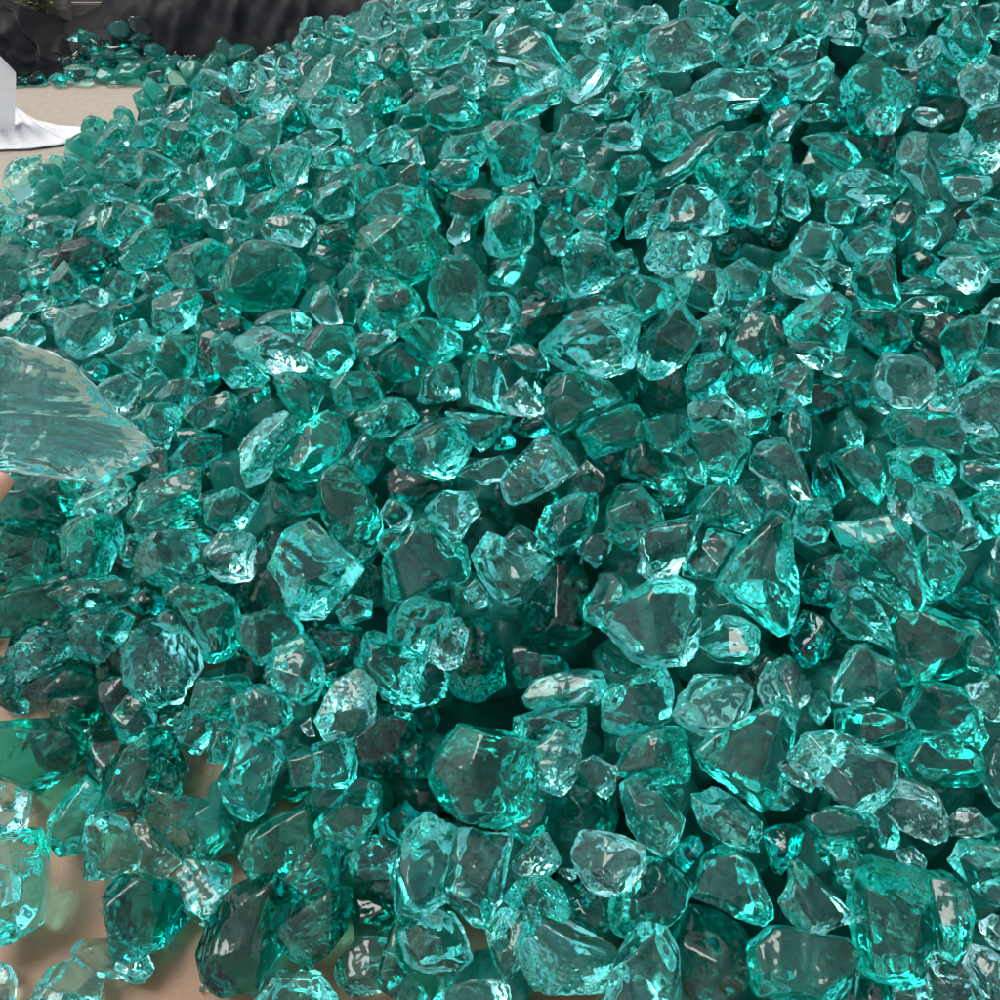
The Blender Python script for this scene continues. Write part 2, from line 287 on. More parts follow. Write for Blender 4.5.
# ------------------------------------------------------------------ the chunks
CHUNKS = """m|852,875 870,857 901,860 922,875 932,909 932,943 922,979 896,984 870,974 860,964 862,935 849,909|very large round-ended glass chunk with glowing lower lip
m|432,782 440,753 458,727 489,730 531,740 541,766 536,797 520,823 489,826 458,813 442,802|big round glass chunk with a curved ridge across it
m|750,948 771,927 805,935 844,940 857,953 839,1000 828,1010 756,1010 750,974|broad dark-topped glass chunk on the bottom edge
p|604,627 620,604 640,591 651,583 677,581 692,588 698,617 700,635 690,661 669,664 646,666 625,661 609,646|large boulder-like faceted glass chunk with cyan left rim
d|203,938 213,912 242,891 268,880 286,901 278,948 255,982 221,990 208,974|tall dark glass chunk with a light streak beside the tan ground
k|735,573 745,539 771,516 795,531 797,552 800,614 797,625 776,635 756,620 730,599 714,588|large flat grey slab standing upright of teal glass
k|695,748 716,732 755,722 778,704 796,714 786,753 781,787 760,808 729,784 703,766|large dark wedge with a bright cyan left tip of teal glass
p|523,940 539,909 557,922 586,938 609,945 620,964 604,990 557,992 526,990 521,964|large pale triangular glass chunk with an amber spot
p|273,565 286,534 310,521 336,544 362,570 344,586 320,617 305,617 281,607 271,588|large pale shield-shaped glass chunk with a sharp right point
p|787,753 805,724 836,732 870,745 893,761 891,792 870,808 844,805 826,797 815,771|wide glass chunk with broad smooth grey-teal face
p|146,787 164,797 208,800 234,821 247,844 237,870 208,867 182,860 161,839 140,810|bright aqua pentagon-shaped glass chunk
p|836,531 847,518 878,513 901,516 912,536 914,573 922,599 912,620 901,609 883,596 862,578 849,552|large glass chunk with a white-cyan stripe down its edge
m|891,630 901,609 932,609 958,620 979,630 974,651 964,672 938,679 901,685 891,672 896,651|broad wedge with a smooth pale triangular foot of teal glass
m|112,745 143,724 174,735 187,761 185,782 156,792 135,810 109,810 101,792|large teal rounded glass chunk just up and left of the bright aqua pentagon-shaped chunk
k|356,242 364,230 384,218 408,218 432,230 448,246 440,270 400,290 368,286 354,262|largest grey slab with a white streak of teal glass
k|-8,727 31,722 70,722 88,740 91,753 73,779 39,792 13,782 -10,771|flat slab with broad grey top on the tan ground of teal glass
d|679,935 692,909 716,917 737,930 750,953 744,979 734,1010 687,1010 682,974|tall dark leaning glass chunk with purple-grey streaks
p|542,344 557,333 573,328 578,310 599,307 625,307 638,320 635,344 630,367 609,375 578,375 557,364 547,354|large pale glass chunk with a broad smooth shoulder
m|385,557 401,536 422,521 448,531 468,547 466,578 442,588 411,601 390,596 385,578|chunk with purple-grey top and scooped teal underside of teal glass
m|901,687 932,682 969,692 987,708 990,734 974,755 943,755 917,734 904,708|large teal left-leaning glass chunk just above the dark chunk with wavy horizontal ridges
p|393,878 401,844 414,821 432,810 453,821 458,836 448,865 448,896 422,912 398,909|upright bright glass chunk with glowing cyan sides
m|609,891 640,860 661,854 682,873 690,888 682,912 664,930 646,927 622,938 607,914|many-faceted teal glass chunk with purple-grey facet
p|122,656 133,635 156,625 182,630 200,651 198,669 179,700 161,705 140,698 125,682|round pear-shaped glass chunk with brilliant cyan base
g|-21,849 10,836 39,834 47,857 47,888 42,919 18,938 -21,948|big sea-green glass chunk cut by the left edge on tan ground
m|219,292 229,260 250,242 276,245 297,258 305,276 299,292 286,307 260,312 234,307|large round glass chunk with frosted rim
p|448,865 458,831 484,839 510,839 505,875 492,927 471,919 450,901 445,883|clear kite-shaped glass chunk ending in a cyan point
m|357,656 367,630 380,633 406,646 427,656 448,677 445,695 411,708 385,698 370,677 359,669|bowl-shaped glass chunk hollowed on its right side
d|109,896 122,883 148,880 182,888 185,917 164,940 130,956 117,948 114,927|smoky near-black glass chunk on the tan ground
p|620,948 643,925 664,930 674,948 679,974 677,1010 601,1010 612,982 620,969|bright ribbed glass chunk on the bottom edge
k|250,834 271,821 305,805 320,818 312,839 320,865 294,880 255,880 242,857|chunk with a grey triangular top facet of teal glass
p|227,761 240,732 260,717 279,732 284,753 271,779 263,808 247,821 227,808 221,779|frosted crinkled pale upright glass chunk
m|690,875 703,857 729,844 747,857 763,891 776,917 760,925 729,912 695,901|grey-faced trapezoid glass chunk with striped right side
d|518,635 526,604 536,578 568,565 583,578 583,609 586,630 565,643 531,646|dark glass chunk with fan-like fracture lines
m|320,487 328,471 341,466 359,479 375,505 383,531 372,552 359,560 344,555 338,539 323,516|tall rounded glass chunk with a flat grey top
m|896,753 912,732 948,735 979,753 984,776 969,792 943,789 917,784 904,771|dark glass chunk with wavy horizontal ridges
m|135,552 156,531 187,531 208,539 216,573 195,583 174,594 156,586 138,570|wide glass chunk with bright pointed base
p|672,713 682,685 708,672 737,672 750,692 744,713 729,729 708,734 687,729 674,721|pale blocky glass chunk with crinkled left side
m|604,692 635,672 661,666 672,687 669,718 651,731 625,734 604,729|mid-sized teal rounded glass chunk just left of the pale blocky chunk with crinkled left side
p|771,883 784,867 800,862 818,880 831,896 854,917 857,932 834,932 808,932 787,917 774,896|bright crinkled glass chunk with cyan vertical bands
m|271,458 286,445 307,422 328,411 344,419 349,442 341,463 323,479 297,481 276,468|rounded glass chunk with glowing lower right rim
m|169,594 190,583 213,586 234,601 239,620 242,640 226,656 208,661 200,651 192,625 179,609|chunk with one large smooth grey oval facet of teal glass
g|398,922 437,909 458,917 471,958 458,969 427,971 409,964 401,943|grey see-through block with rounded lower edge of teal glass
m|542,396 557,375 583,372 614,385 630,396 604,411 583,422 562,435 547,422 542,406|long grey-spotted glass chunk with frosted left end
m|840,86 856,68 876,62 892,70 916,94 904,110 884,116 864,130 848,118 842,102|large crinkled glass chunk with jagged bright underside
m|57,542 70,521 99,516 120,521 122,544 112,568 96,581 78,578 62,562|smooth rounded teal glass chunk with soft grey top
m|-16,531 13,526 47,531 60,557 52,578 36,588 10,586 -16,586|chunk with bright fan-shaped base at the left edge of teal glass
g|338,961 359,938 385,940 406,964 401,984 375,1000 349,995 336,979|mid-sized sea-green rounded glass chunk just left of the grey see-through block with rounded lower edge
m|286,756 328,740 351,732 359,748 357,784 336,787 297,795 292,776|blue-teal wedge with a sharp upper ridge of teal glass
p|640,338 656,323 666,307 687,302 700,318 700,338 687,359 666,375 648,377 640,370|chunk with a brilliant white-cyan fan streak of teal glass
p|573,852 583,834 609,834 640,847 643,867 625,888 604,896 588,886 578,870|pale icy glass chunk with a bright white face
m|383,458 401,437 422,424 453,419 468,448 463,463 453,474 440,479 427,468 406,468|wide striped glass chunk sloping down to the left
m|620,761 630,740 656,727 682,730 690,761 685,782 664,779 643,782 620,774|mid-sized teal blocky glass chunk just left of the large dark wedge
m|620,787 640,774 661,787 672,808 682,818 677,839 666,857 643,844 630,826|mid-sized teal tall narrow glass chunk just up and right of the pale icy chunk
p|474,557 489,534 507,544 531,557 552,562 541,578 526,599 510,604 494,594 479,573|pale square-cornered glass chunk with bright lower tip
d|549,808 568,784 599,792 620,797 617,818 607,834 578,834 555,844 547,828|dark glass chunk with a tiny orange glint
d|453,661 458,635 474,622 487,625 500,656 502,682 474,703 453,692|dark green upright oval glass chunk
m|922,870 948,875 966,891 974,917 969,943 953,961 935,948 932,912|mid-sized teal tall narrow glass chunk just down and left of the big grey flat slab
p|870,390 880,375 883,354 901,354 922,359 935,375 932,396 917,411 891,414 875,406|chunk with a brilliant crescent on its lower left of teal glass
k|429,292 435,271 445,258 468,258 481,273 479,297 479,318 468,331 453,328 432,307|shield-like glass chunk with domed purple-grey top
p|315,721 325,703 336,682 359,672 372,682 383,705 375,718 354,734 328,739 318,734|rounded silvery glass chunk with bright lower left corner
m|536,531 547,508 573,495 604,495 607,516 588,534 573,549 552,557 539,547|mid-sized teal right-leaning glass chunk just above the dark chunk with fan-like fracture lines
k|-16,599 21,596 57,583 73,604 65,625 36,635 -16,640|wide dim grey-green slab at the left edge of teal glass
c|503,484 505,474 526,453 536,440 552,437 568,453 575,471 557,484 523,502 510,502|pale glassy prism tilted up to the right of teal glass
p|896,162 900,142 912,134 928,134 936,158 948,202 940,208 920,210 904,194 896,178|turquoise pillar with a straight white edge line of teal glass
m|388,625 396,607 419,594 442,591 453,599 450,625 432,643 427,656 406,646 388,635|mid-sized teal rounded glass chunk just below the chunk with purple-grey top
p|229,474 239,448 255,427 276,411 296,422 296,437 276,458 265,479 244,487 231,484|chunk with a big glowing pale cyan face of teal glass
m|263,674 276,651 302,635 320,656 328,682 318,698 302,703 281,692|small cube-like glass chunk with crisp facets
m|692,774 713,787 739,802 760,823 755,849 729,844 703,828 695,808|mid-sized teal left-leaning glass chunk just down and left of the large dark wedge
m|49,818 68,792 86,779 107,800 94,826 81,852 60,854 49,844|teal leaf-shaped glass chunk lying on the tan ground
m|315,823 336,802 359,779 380,787 380,818 357,847 336,839 320,836|crinkled glass chunk pointing up and right
k|935,849 961,839 1000,839 1016,870 1010,909 987,901 964,880|big grey flat slab at the right edge of teal glass
m|875,427 896,411 932,414 953,414 964,437 958,453 938,453 906,442 880,442|long block with bright lower corner of teal glass
g|88,821 104,813 127,823 138,865 117,875 86,878 83,854|grey see-through flat glass chunk on the tan ground
m|357,302 370,284 393,279 414,292 422,307 411,323 396,331 370,333 354,328|large teal rounded glass chunk just below the largest grey slab with a white streak
m|513,713 536,708 583,708 583,734 578,747 526,750 513,734|mid-sized teal wide low glass chunk just above the pale egg-shaped upright chunk
k|690,427 708,422 734,424 752,448 744,468 734,489 713,484 703,458|large dull grey-green triangular glass chunk
p|562,260 570,240 586,232 604,240 620,266 617,281 596,292 573,297 568,284|pale domed glass chunk with bright rounded base
c|75,953 86,940 117,940 156,958 156,969 140,987 120,982 86,971|pale green flat shard on the bare tan ground of teal glass
p|10,651 31,630 60,620 73,635 70,656 47,672 23,682 10,677|chunk with a brilliant cyan slanted underside of teal glass
p|534,748 552,724 573,730 581,753 575,779 560,797 547,797 536,776|pale egg-shaped upright glass chunk
p|480,230 488,210 500,200 520,200 532,214 534,234 532,246 516,258 492,258 484,242|barrel-shaped glass chunk with glowing cyan panels
k|484,130 500,122 524,124 540,138 534,158 532,174 512,184 496,182 492,158|wide grey trapezoid block of teal glass
m|849,297 854,266 870,255 896,255 901,271 899,302 886,312 865,312 852,302|tall block with turquoise bottom strip of teal glass
m|130,513 140,495 161,490 187,495 203,508 208,526 187,531 156,529 140,531 130,521|mid-sized teal wide low glass chunk just above the wide chunk with bright pointed base
c|234,338 255,328 286,328 307,336 299,354 302,372 276,377 260,364 242,354|brilliant pale wedge with a white lower tip of teal glass
p|55,328 62,310 86,305 107,312 117,331 109,346 94,354 83,359 70,354 57,344|bright rounded heart-shaped glass chunk above the held slab
c|125,815 140,813 161,836 179,857 179,878 169,886 148,880 135,865 127,839|pale elongated shard with a white glassy head of teal glass
p|643,255 651,234 682,229 713,240 718,255 698,263 682,273 666,276 651,268|flat-topped glass chunk with sparkling cyan underside
m|914,552 927,536 953,547 964,568 953,591 932,607 922,594 912,573|rounded sparkly glass chunk beside the dark gap
m|198,682 208,669 247,674 255,695 239,718 208,718 192,708|mid-sized teal rounded glass chunk just below the chunk with one large smooth grey oval facet
p|839,677 852,651 875,646 891,661 891,682 875,700 854,705 836,698|clear hollow-looking glass chunk with silvery inside
d|359,739 385,713 416,718 427,739 406,760 364,760|mid-sized dark wide low glass chunk just down and right of the rounded silvery chunk
p|638,552 643,534 661,526 679,523 698,518 692,539 682,557 672,578 648,578 638,565|bright cyan tooth-shaped glass chunk
c|891,797 901,782 927,787 943,795 943,836 930,839 901,826 891,813|pale cube-like rounded glass chunk
m|368,214 384,194 400,186 436,194 440,214 424,234 400,226 376,222|large teal wide low glass chunk just above the largest grey slab with a white streak
p|668,218 676,194 688,182 704,186 720,206 728,222 724,232 704,234 680,234 666,226|bright green triangular glass chunk
k|787,318 802,302 834,297 847,307 844,328 839,349 818,344 792,336|large grey square-sided glass chunk
p|954,114 964,106 984,104 1008,110 1008,146 992,166 982,170 968,158 962,138|tall pale glass chunk near the upper right edge
d|354,883 364,878 385,886 398,906 396,932 377,938 359,943 354,912|small dark tall narrow glass chunk just right of the low green chunk resting
k|242,614 266,609 286,609 299,630 297,646 276,651 260,661 242,640|mid-sized greyish rounded glass chunk just down and left of the large pale shield-shaped chunk
p|651,40 658,31 676,23 690,22 703,31 705,47 710,58 694,65 680,70 667,74 656,63 649,50|round glass chunk with bright zigzag cyan facets
p|761,672 771,659 789,661 805,682 805,708 792,729 776,713 761,698|leaning frosted oval glass chunk
m|521,700 536,682 573,672 596,674 601,692 594,703 562,708 526,708|mid-sized teal wide low glass chunk just below the dark chunk with fan-like fracture lines
m|575,442 588,422 614,411 630,406 643,422 640,440 614,448 588,458 578,453|mid-sized teal right-leaning glass chunk just below the large pale chunk
k|500,40 512,30 528,28 544,36 560,44 576,60 568,72 552,66 540,68 516,64 500,60|large domed silvery glass chunk near the top
g|179,880 190,862 229,870 226,896 208,925 190,912|small sea-green wedge-shaped glass chunk just below the bright aqua pentagon-shaped chunk
m|834,617 844,599 862,588 880,609 886,630 896,648 870,648 849,635|mid-sized teal left-leaning glass chunk just above the clear hollow-looking chunk with silvery inside
m|729,344 739,328 755,312 770,323 776,354 760,375 739,372 729,359|mid-sized teal rounded glass chunk just left of the large grey square-sided chunk
d|508,328 521,302 542,294 562,302 568,318 547,333 531,344 510,349|mid-sized dark right-leaning glass chunk just left of the large pale chunk
m|57,479 83,466 120,468 130,484 114,502 78,505|mid-sized teal wide low glass chunk just above the smooth rounded teal chunk
m|487,922 505,912 531,912 526,953 505,982 494,958|small teal tall narrow glass chunk just left of the large pale triangular chunk
m|73,635 83,614 109,609 130,620 122,640 99,661 75,651|mid-sized teal rounded glass chunk just right of the chunk with a brilliant cyan slanted underside
m|0,495 36,490 68,500 70,521 36,526 5,521|mid-sized teal wide low glass chunk just above the chunk with bright fan-shaped base
k|839,713 865,708 901,716 901,739 886,739 860,750 839,739|small greyish wide low glass chunk just below the clear hollow-looking chunk with silvery inside
m|320,836 336,844 338,875 328,891 307,896 281,888 302,862|small teal right-leaning glass chunk just above the low green chunk resting
p|953,411 964,390 984,380 1010,390 1010,432 990,432 969,429 956,422|bright glass chunk at the right edge
d|56,264 68,244 88,238 112,248 120,264 112,280 80,276 60,276|very dark hollow-looking glass chunk
m|500,784 531,784 547,802 542,828 526,841 508,828 503,805|small teal rounded glass chunk just down and right of the big round chunk
m|943,338 953,323 974,315 984,323 984,349 969,375 958,385 948,364|tall narrow glass chunk with a white edge line
c|36,992 52,969 75,961 99,977 91,1010 31,1010|pale flat slab at the bottom left corner of teal glass
d|388,474 406,463 437,468 448,484 432,505 396,505|mid-sized dark rounded glass chunk just up and left of the small sparkling crinkled cyan chunk
m|166,266 182,250 208,242 226,250 221,271 208,286 187,289 172,279|oval blue-teal glass chunk with an arched grey rim
d|849,323 860,312 886,312 912,323 906,344 886,357 865,344 852,333|mid-sized dark wide low glass chunk just below the tall block with turquoise bottom strip
m|828,194 844,174 868,170 904,186 896,196 888,210 868,206 844,202|mid-sized teal wide low glass chunk just left of the turquoise pillar
m|698,643 713,617 734,617 755,630 755,651 744,661 718,659|small teal rounded glass chunk just above the pale blocky chunk with crinkled left side
m|52,594 78,581 112,578 133,588 127,604 104,609 73,612|mid-sized teal wide low glass chunk just below the smooth rounded teal chunk
m|302,344 318,328 349,331 357,349 349,364 338,377 318,372 307,359|mid-sized teal rounded glass chunk just right of the brilliant pale wedge
m|135,500 146,484 177,484 192,468 200,479 198,505 172,515 146,515|mid-sized teal right-leaning glass chunk just above the wide chunk with bright pointed base
g|279,912 289,899 336,888 344,901 328,922 307,935 289,930|low green glass chunk resting on the tan ground
m|698,505 718,490 750,490 763,510 750,531 724,526 703,516|mid-sized teal wide low glass chunk just below the large dull grey-green triangular chunk
m|815,836 857,839 875,854 860,870 852,891 839,886 823,860|small teal wedge-shaped glass chunk just below the grey-topped chunk with a pinkish glint
g|922,1000 930,958 953,958 974,984 984,1010 927,1016|small sea-green rounded glass chunk just down and right of the very large round-ended chunk
k|676,86 688,74 712,74 732,70 760,74 764,86 752,98 724,98 696,94|large greyish wide low glass chunk just above the bright green triangular chunk
m|234,698 260,687 286,698 289,718 271,734 240,724|small teal rounded glass chunk just above the frosted crinkled pale upright chunk
m|588,599 599,578 625,578 630,594 609,625 609,643 594,638 586,620|small teal tall narrow glass chunk just right of the dark chunk with fan-like fracture lines
c|912,508 922,487 948,492 961,513 956,531 945,544 930,531 917,521|small pale faceted gem-like glass chunk
m|883,453 906,448 938,453 951,468 943,484 922,487 896,474|mid-sized teal wide low glass chunk just below the long block with bright lower corner
d|26,687 57,666 83,661 88,682 62,708 31,698|small dark right-leaning glass chunk just above the flat slab with broad grey top
m|940,32 948,20 960,8 968,8 976,24 988,44 984,56 968,64 956,60 944,48|peaked glass chunk with grey crinkled tip near the top
c|753,468 761,448 782,442 797,458 810,494 802,505 787,484 766,479|clear glass chunk with looping bright rim lines
m|687,380 692,359 718,354 734,364 724,396 703,401 687,401|mid-sized teal blocky glass chunk just above the large dull grey-green triangular chunk
c|208,552 221,536 252,536 255,568 247,578 224,581 211,568|small boxy pale glass chunk with fine parallel lines
m|625,474 630,453 646,442 672,463 687,484 672,494 651,484|mid-sized teal left-leaning glass chunk just left of the large dull grey-green triangular chunk
k|612,505 635,495 656,505 661,521 640,531 630,547 609,536|mid-sized greyish rounded glass chunk just up and left of the bright cyan tooth-shaped chunk
m|346,860 364,841 385,836 401,849 396,875 354,878|small teal rounded glass chunk just left of the upright bright chunk with glowing cyan sides
g|260,995 276,974 318,974 331,995 328,1016 258,1016|six-sided green glass chunk at the bottom edge
m|792,230 808,222 828,226 844,234 856,254 796,258|mid-sized teal wide low glass chunk just above the large grey square-sided chunk
m|505,901 521,883 539,875 560,888 565,912 557,927 539,912 521,906|small teal wedge-shaped glass chunk just up and left of the large pale triangular chunk
k|300,94 312,74 328,58 340,58 352,70 356,90 348,102 336,98 316,94 304,102|tall grey-faced peak-shaped glass chunk
k|398,331 416,320 437,323 458,338 458,354 432,364 416,349|mid-sized greyish left-leaning glass chunk just up and left of the dark arched chunk
k|644,178 656,166 680,150 700,138 716,128 720,134 708,150 696,166 684,178 668,186 652,184|long grey blade slanting up to the right of teal glass
m|692,552 708,531 739,536 729,557 718,578 698,575 682,573|small teal right-leaning glass chunk just right of the bright cyan tooth-shaped chunk
p|677,276 692,266 713,268 729,281 726,297 713,312 698,302 682,297|mid-sized pale rounded glass chunk just below the bright green triangular chunk
k|471,385 476,359 489,359 502,375 507,401 505,416 479,411 471,401|dark arched glass chunk with a bright bottom line
k|948,620 974,622 990,638 1000,656 990,677 969,666|small greyish left-leaning glass chunk just right of the broad wedge
k|612,505 620,489 635,484 651,500 661,520 640,531 614,526|small greyish rounded glass chunk just up and left of the bright cyan tooth-shaped chunk
d|570,484 588,458 609,468 614,489 594,510 573,505|small dark rounded glass chunk just below the long grey-spotted chunk with frosted left end
m|729,385 750,375 776,380 776,411 750,416 729,401|mid-sized teal blocky glass chunk just up and right of the large dull grey-green triangular chunk
p|774,281 779,266 797,255 813,260 821,276 828,286 823,294 808,297 784,292|smooth pale glass chunk with light lower rim
m|0,489 21,479 52,479 62,494 47,510 10,510|small teal wide low glass chunk just above the chunk with bright fan-shaped base
p|429,510 445,495 468,495 479,510 463,536 453,539 437,529|small sparkling crinkled cyan glass chunk
k|424,110 436,94 454,88 468,98 480,112 476,122 460,126 444,128 432,122|dark grey five-sided glass chunk
m|109,354 130,338 151,333 166,344 161,359 143,375 125,370|mid-sized teal wedge-shaped glass chunk just left of the chunk with curly bright cyan ripples
d|792,640 802,612 823,620 834,635 828,651 808,666 795,656|small dark wedge-shaped glass chunk just up and right of the leaning frosted oval chunk
m|359,411 385,401 406,401 419,422 401,432 375,437|small teal rounded glass chunk just right of the rounded chunk with glowing lower right rim
m|276,380 292,372 320,380 323,390 312,411 307,424 292,411 281,396|mid-sized teal wedge-shaped glass chunk just down and right of the brilliant pale wedge
c|560,68 572,60 584,56 604,68 612,68 600,88 576,102 568,92 560,80|pale triangular glass chunk with icy white point
k|810,818 834,808 862,810 875,826 865,834 828,839 815,831|grey-topped glass chunk with a pinkish glint
c|-16,782 10,782 29,797 23,828 5,841 -16,839|clear colourless-looking shard at the left edge above the tan ground of teal glass
m|151,380 161,364 166,338 187,333 195,344 192,370 182,380 161,383|chunk with curly bright cyan ripples of teal glass
p|670,106 676,96 692,94 712,98 724,102 720,118 704,126 688,132 676,122|chunk with brilliant cyan fan-shaped left end of teal glass
m|156,302 172,292 192,289 200,302 192,323 172,333 156,325|mid-sized teal rounded glass chunk just down and left of the oval blue-teal chunk
m|208,500 234,490 255,505 244,526 224,534 208,521|small teal rounded glass chunk just above the small boxy pale chunk
m|214,344 229,336 234,338 245,359 266,377 258,385 234,385 219,370|mid-sized teal left-leaning glass chunk just left of the brilliant pale wedge
m|834,458 854,448 875,458 886,484 875,500 854,484 844,468|small teal left-leaning glass chunk just right of the clear chunk with looping bright rim lines
m|756,401 776,385 797,364 810,375 808,401 792,411 771,406|small teal right-leaning glass chunk just left of the matt dark purple-grey chunk
m|250,210 260,196 280,190 308,192 314,202 300,212 276,220 256,220|horizontal oval glass chunk with a silver rim
p|135,805 148,776 172,769 185,787 172,802 151,815|small pale right-leaning glass chunk just up and left of the bright aqua pentagon-shaped chunk
m|114,718 130,695 151,713 161,729 146,739 125,744|small teal wedge-shaped glass chunk just below the round pear-shaped chunk with brilliant cyan base
p|8,172 16,162 28,158 44,160 48,172 44,184 32,196 18,204 10,192 6,182|bright boulder at the far left foot of the pile of teal glass
k|698,174 704,160 716,154 732,160 744,174 740,182 728,190 716,200 704,186|mid-sized greyish wedge-shaped glass chunk just up and right of the bright green triangular chunk
m|333,385 344,375 370,375 380,396 375,406 349,409 336,403|small teal blocky glass chunk just down and right of the brilliant pale wedge
p|24,236 40,220 60,218 80,220 78,236 66,248 48,250 32,240|wide low glass chunk with bright cyan lower lip
g|406,974 432,969 458,977 453,997 422,1008 401,997|small sea-green wide low glass chunk just below the grey see-through block with rounded lower edge
k|692,505 708,489 724,484 739,505 734,520 708,526|small greyish wedge-shaped glass chunk just below the large dull grey-green triangular chunk
g|964,969 974,948 990,953 1010,969 1010,1010 979,1000|small sea-green tall narrow glass chunk just below the big grey flat slab
m|120,252 136,232 164,232 168,248 156,264 132,268|mid-sized teal rounded glass chunk just left of the oval blue-teal chunk
d|516,672 531,651 562,656 568,672 547,682 521,687|small dark wide low glass chunk just below the dark chunk with fan-like fracture lines
m|416,390 427,370 448,364 458,375 458,396 437,401 411,401|small teal right-leaning glass chunk just left of the dark arched chunk
d|307,630 338,625 359,630 359,651 333,661 323,651|small dark wedge-shaped glass chunk just above the rounded silvery chunk
m|646,422 672,416 692,422 687,442 672,453 651,448|small teal rounded glass chunk just left of the large dull grey-green triangular chunk
k|174,721 190,708 213,718 218,734 198,752 182,744|small greyish wedge-shaped glass chunk just up and left of the frosted crinkled pale upright chunk
p|690,406 724,396 734,406 755,422 744,432 713,422 692,416|small pale wide low glass chunk just above the large dull grey-green triangular chunk
k|804,142 820,134 836,134 852,146 872,162 860,170 844,166 820,154|mid-sized greyish left-leaning glass chunk just left of the turquoise pillar
m|844,246 856,230 872,224 888,230 892,246 880,258 848,258|mid-sized teal wide low glass chunk just above the tall block with turquoise bottom strip
k|958,505 990,492 1010,500 1005,531 984,536 969,523|small greyish wedge-shaped glass chunk just right of the small pale faceted gem-like chunk
k|627,286 635,276 656,281 677,292 672,302 651,307 640,320 630,302|small greyish wedge-shaped glass chunk just up and right of the large pale chunk
c|516,860 529,844 544,834 560,860 547,873 516,878|small clear wedge-shaped glass chunk just left of the pale icy chunk
d|172,458 192,437 218,437 218,458 192,474 177,468|small dark right-leaning glass chunk just below the chunk with curly bright cyan ripples
p|270,162 272,152 288,146 296,154 308,154 306,174 302,186 284,190 276,178|tulip-shaped cyan glass chunk
m|448,414 468,416 507,419 507,432 494,442 481,450 468,437|small teal wide low glass chunk just below the dark arched chunk
m|956,242 964,222 992,218 1008,226 1008,246 980,254|mid-sized teal wide low glass chunk just up and right of the bright round-bottomed cyan chunk
d|271,489 292,484 318,489 318,510 276,515|small dark wide low glass chunk just below the rounded chunk with glowing lower right rim
d|766,831 787,826 802,834 797,852 779,875 766,857|small dark rounded glass chunk just left of the grey-topped chunk with a pinkish glint
p|244,106 260,86 276,78 292,98 292,106 276,116 252,114|mid-sized pale wedge-shaped glass chunk just above the grey flat-topped lens-shaped slab
d|359,740 380,730 393,753 390,771 364,779|small dark rounded glass chunk just right of the blue-teal wedge with a sharp upper ridge
k|192,130 196,94 216,106 234,114 234,126 228,134 204,134|mid-sized greyish rounded glass chunk just left of the grey flat-topped lens-shaped slab
p|940,273 948,260 979,258 990,271 979,289 966,292 953,284|bright round-bottomed cyan glass chunk
d|912,86 920,66 936,60 952,70 962,82 960,94 940,92 920,90|mid-sized dark wide low glass chunk just up and left of the tall pale chunk
m|-10,651 10,651 18,672 26,692 26,708 18,716 10,711 5,698 -10,692|drop-shaped teal glass chunk hanging over the tan ground
k|506,110 520,98 544,90 562,86 560,106 540,114 516,122 508,122|grey slant-cut prism of teal glass
p|504,60 540,64 564,68 560,84 552,88 536,92 516,76 508,68|mid-sized pale wide low glass chunk just below the large domed silvery chunk near the top
k|177,422 192,406 224,393 234,401 218,422 187,432|small greyish right-leaning glass chunk just right of the small pale chunk touching the held slab
p|768,65 777,54 791,47 804,38 816,41 820,56 809,68 791,76 777,68|rough pale oval glass chunk near the top
m|628,130 640,106 652,90 668,94 672,106 664,122 644,134|mid-sized teal right-leaning glass chunk just left of the chunk with brilliant cyan fan-shaped left end
m|608,44 616,28 632,28 648,44 648,60 632,64 620,68 616,56|mid-sized teal rounded glass chunk just left of the round chunk with bright zigzag cyan facets
p|68,505 94,490 125,490 120,510 94,521|small pale wide low glass chunk just above the smooth rounded teal chunk
p|960,78 968,66 992,70 1000,82 992,102 972,104 964,94|mid-sized pale rounded glass chunk just above the tall pale chunk
c|432,646 442,625 458,622 466,633 458,666 445,666 432,659|small clear tall narrow glass chunk just below the chunk with purple-grey top
m|800,158 812,150 828,162 840,174 836,190 816,194 804,178|mid-sized teal wedge-shaped glass chunk just left of the turquoise pillar
m|390,255 416,245 442,250 437,271 411,271 396,276|small teal wide low glass chunk just left of the barrel-shaped chunk with glowing cyan panels
k|795,521 802,503 826,503 831,521 823,539 808,542 797,534|small greyish blocky glass chunk just up and left of the large chunk
d|380,354 401,344 422,359 422,375 396,380 380,370|small dark rounded glass chunk just left of the dark arched chunk
m|156,140 168,124 192,124 200,140 188,156 168,156 156,148|mid-sized teal blocky glass chunk just left of the grey flat-topped lens-shaped slab
p|264,230 272,218 296,214 312,218 312,230 300,246 284,242 268,238|small pale wide low glass chunk just below the horizontal oval chunk with a silver rim
d|94,656 112,646 125,664 122,687 104,692 91,677|small dark rounded glass chunk just left of the round pear-shaped chunk with brilliant cyan base
m|826,557 844,552 860,568 862,588 849,599 834,588|small teal tall narrow glass chunk just left of the large chunk
p|358,29 365,7 379,0 390,7 397,18 394,32 376,40 361,36|mid-sized pale rounded glass chunk just up and right of the tall grey-faced peak-shaped chunk
m|644,134 664,120 684,134 690,142 680,154 664,160 652,150|mid-sized teal wedge-shaped glass chunk just above the bright green triangular chunk
d|570,901 588,891 604,901 612,927 594,932 578,922|small dark wedge-shaped glass chunk just below the pale icy chunk
d|452,194 480,190 496,190 492,210 472,222 452,214|small dark wide low glass chunk just down and left of the wide grey trapezoid block
d|396,745 422,740 437,761 432,776 406,776|small dark rounded glass chunk just left of the big round chunk
m|612,174 620,158 640,158 652,170 640,190 624,194 614,190|mid-sized teal rounded glass chunk just up and left of the bright green triangular chunk
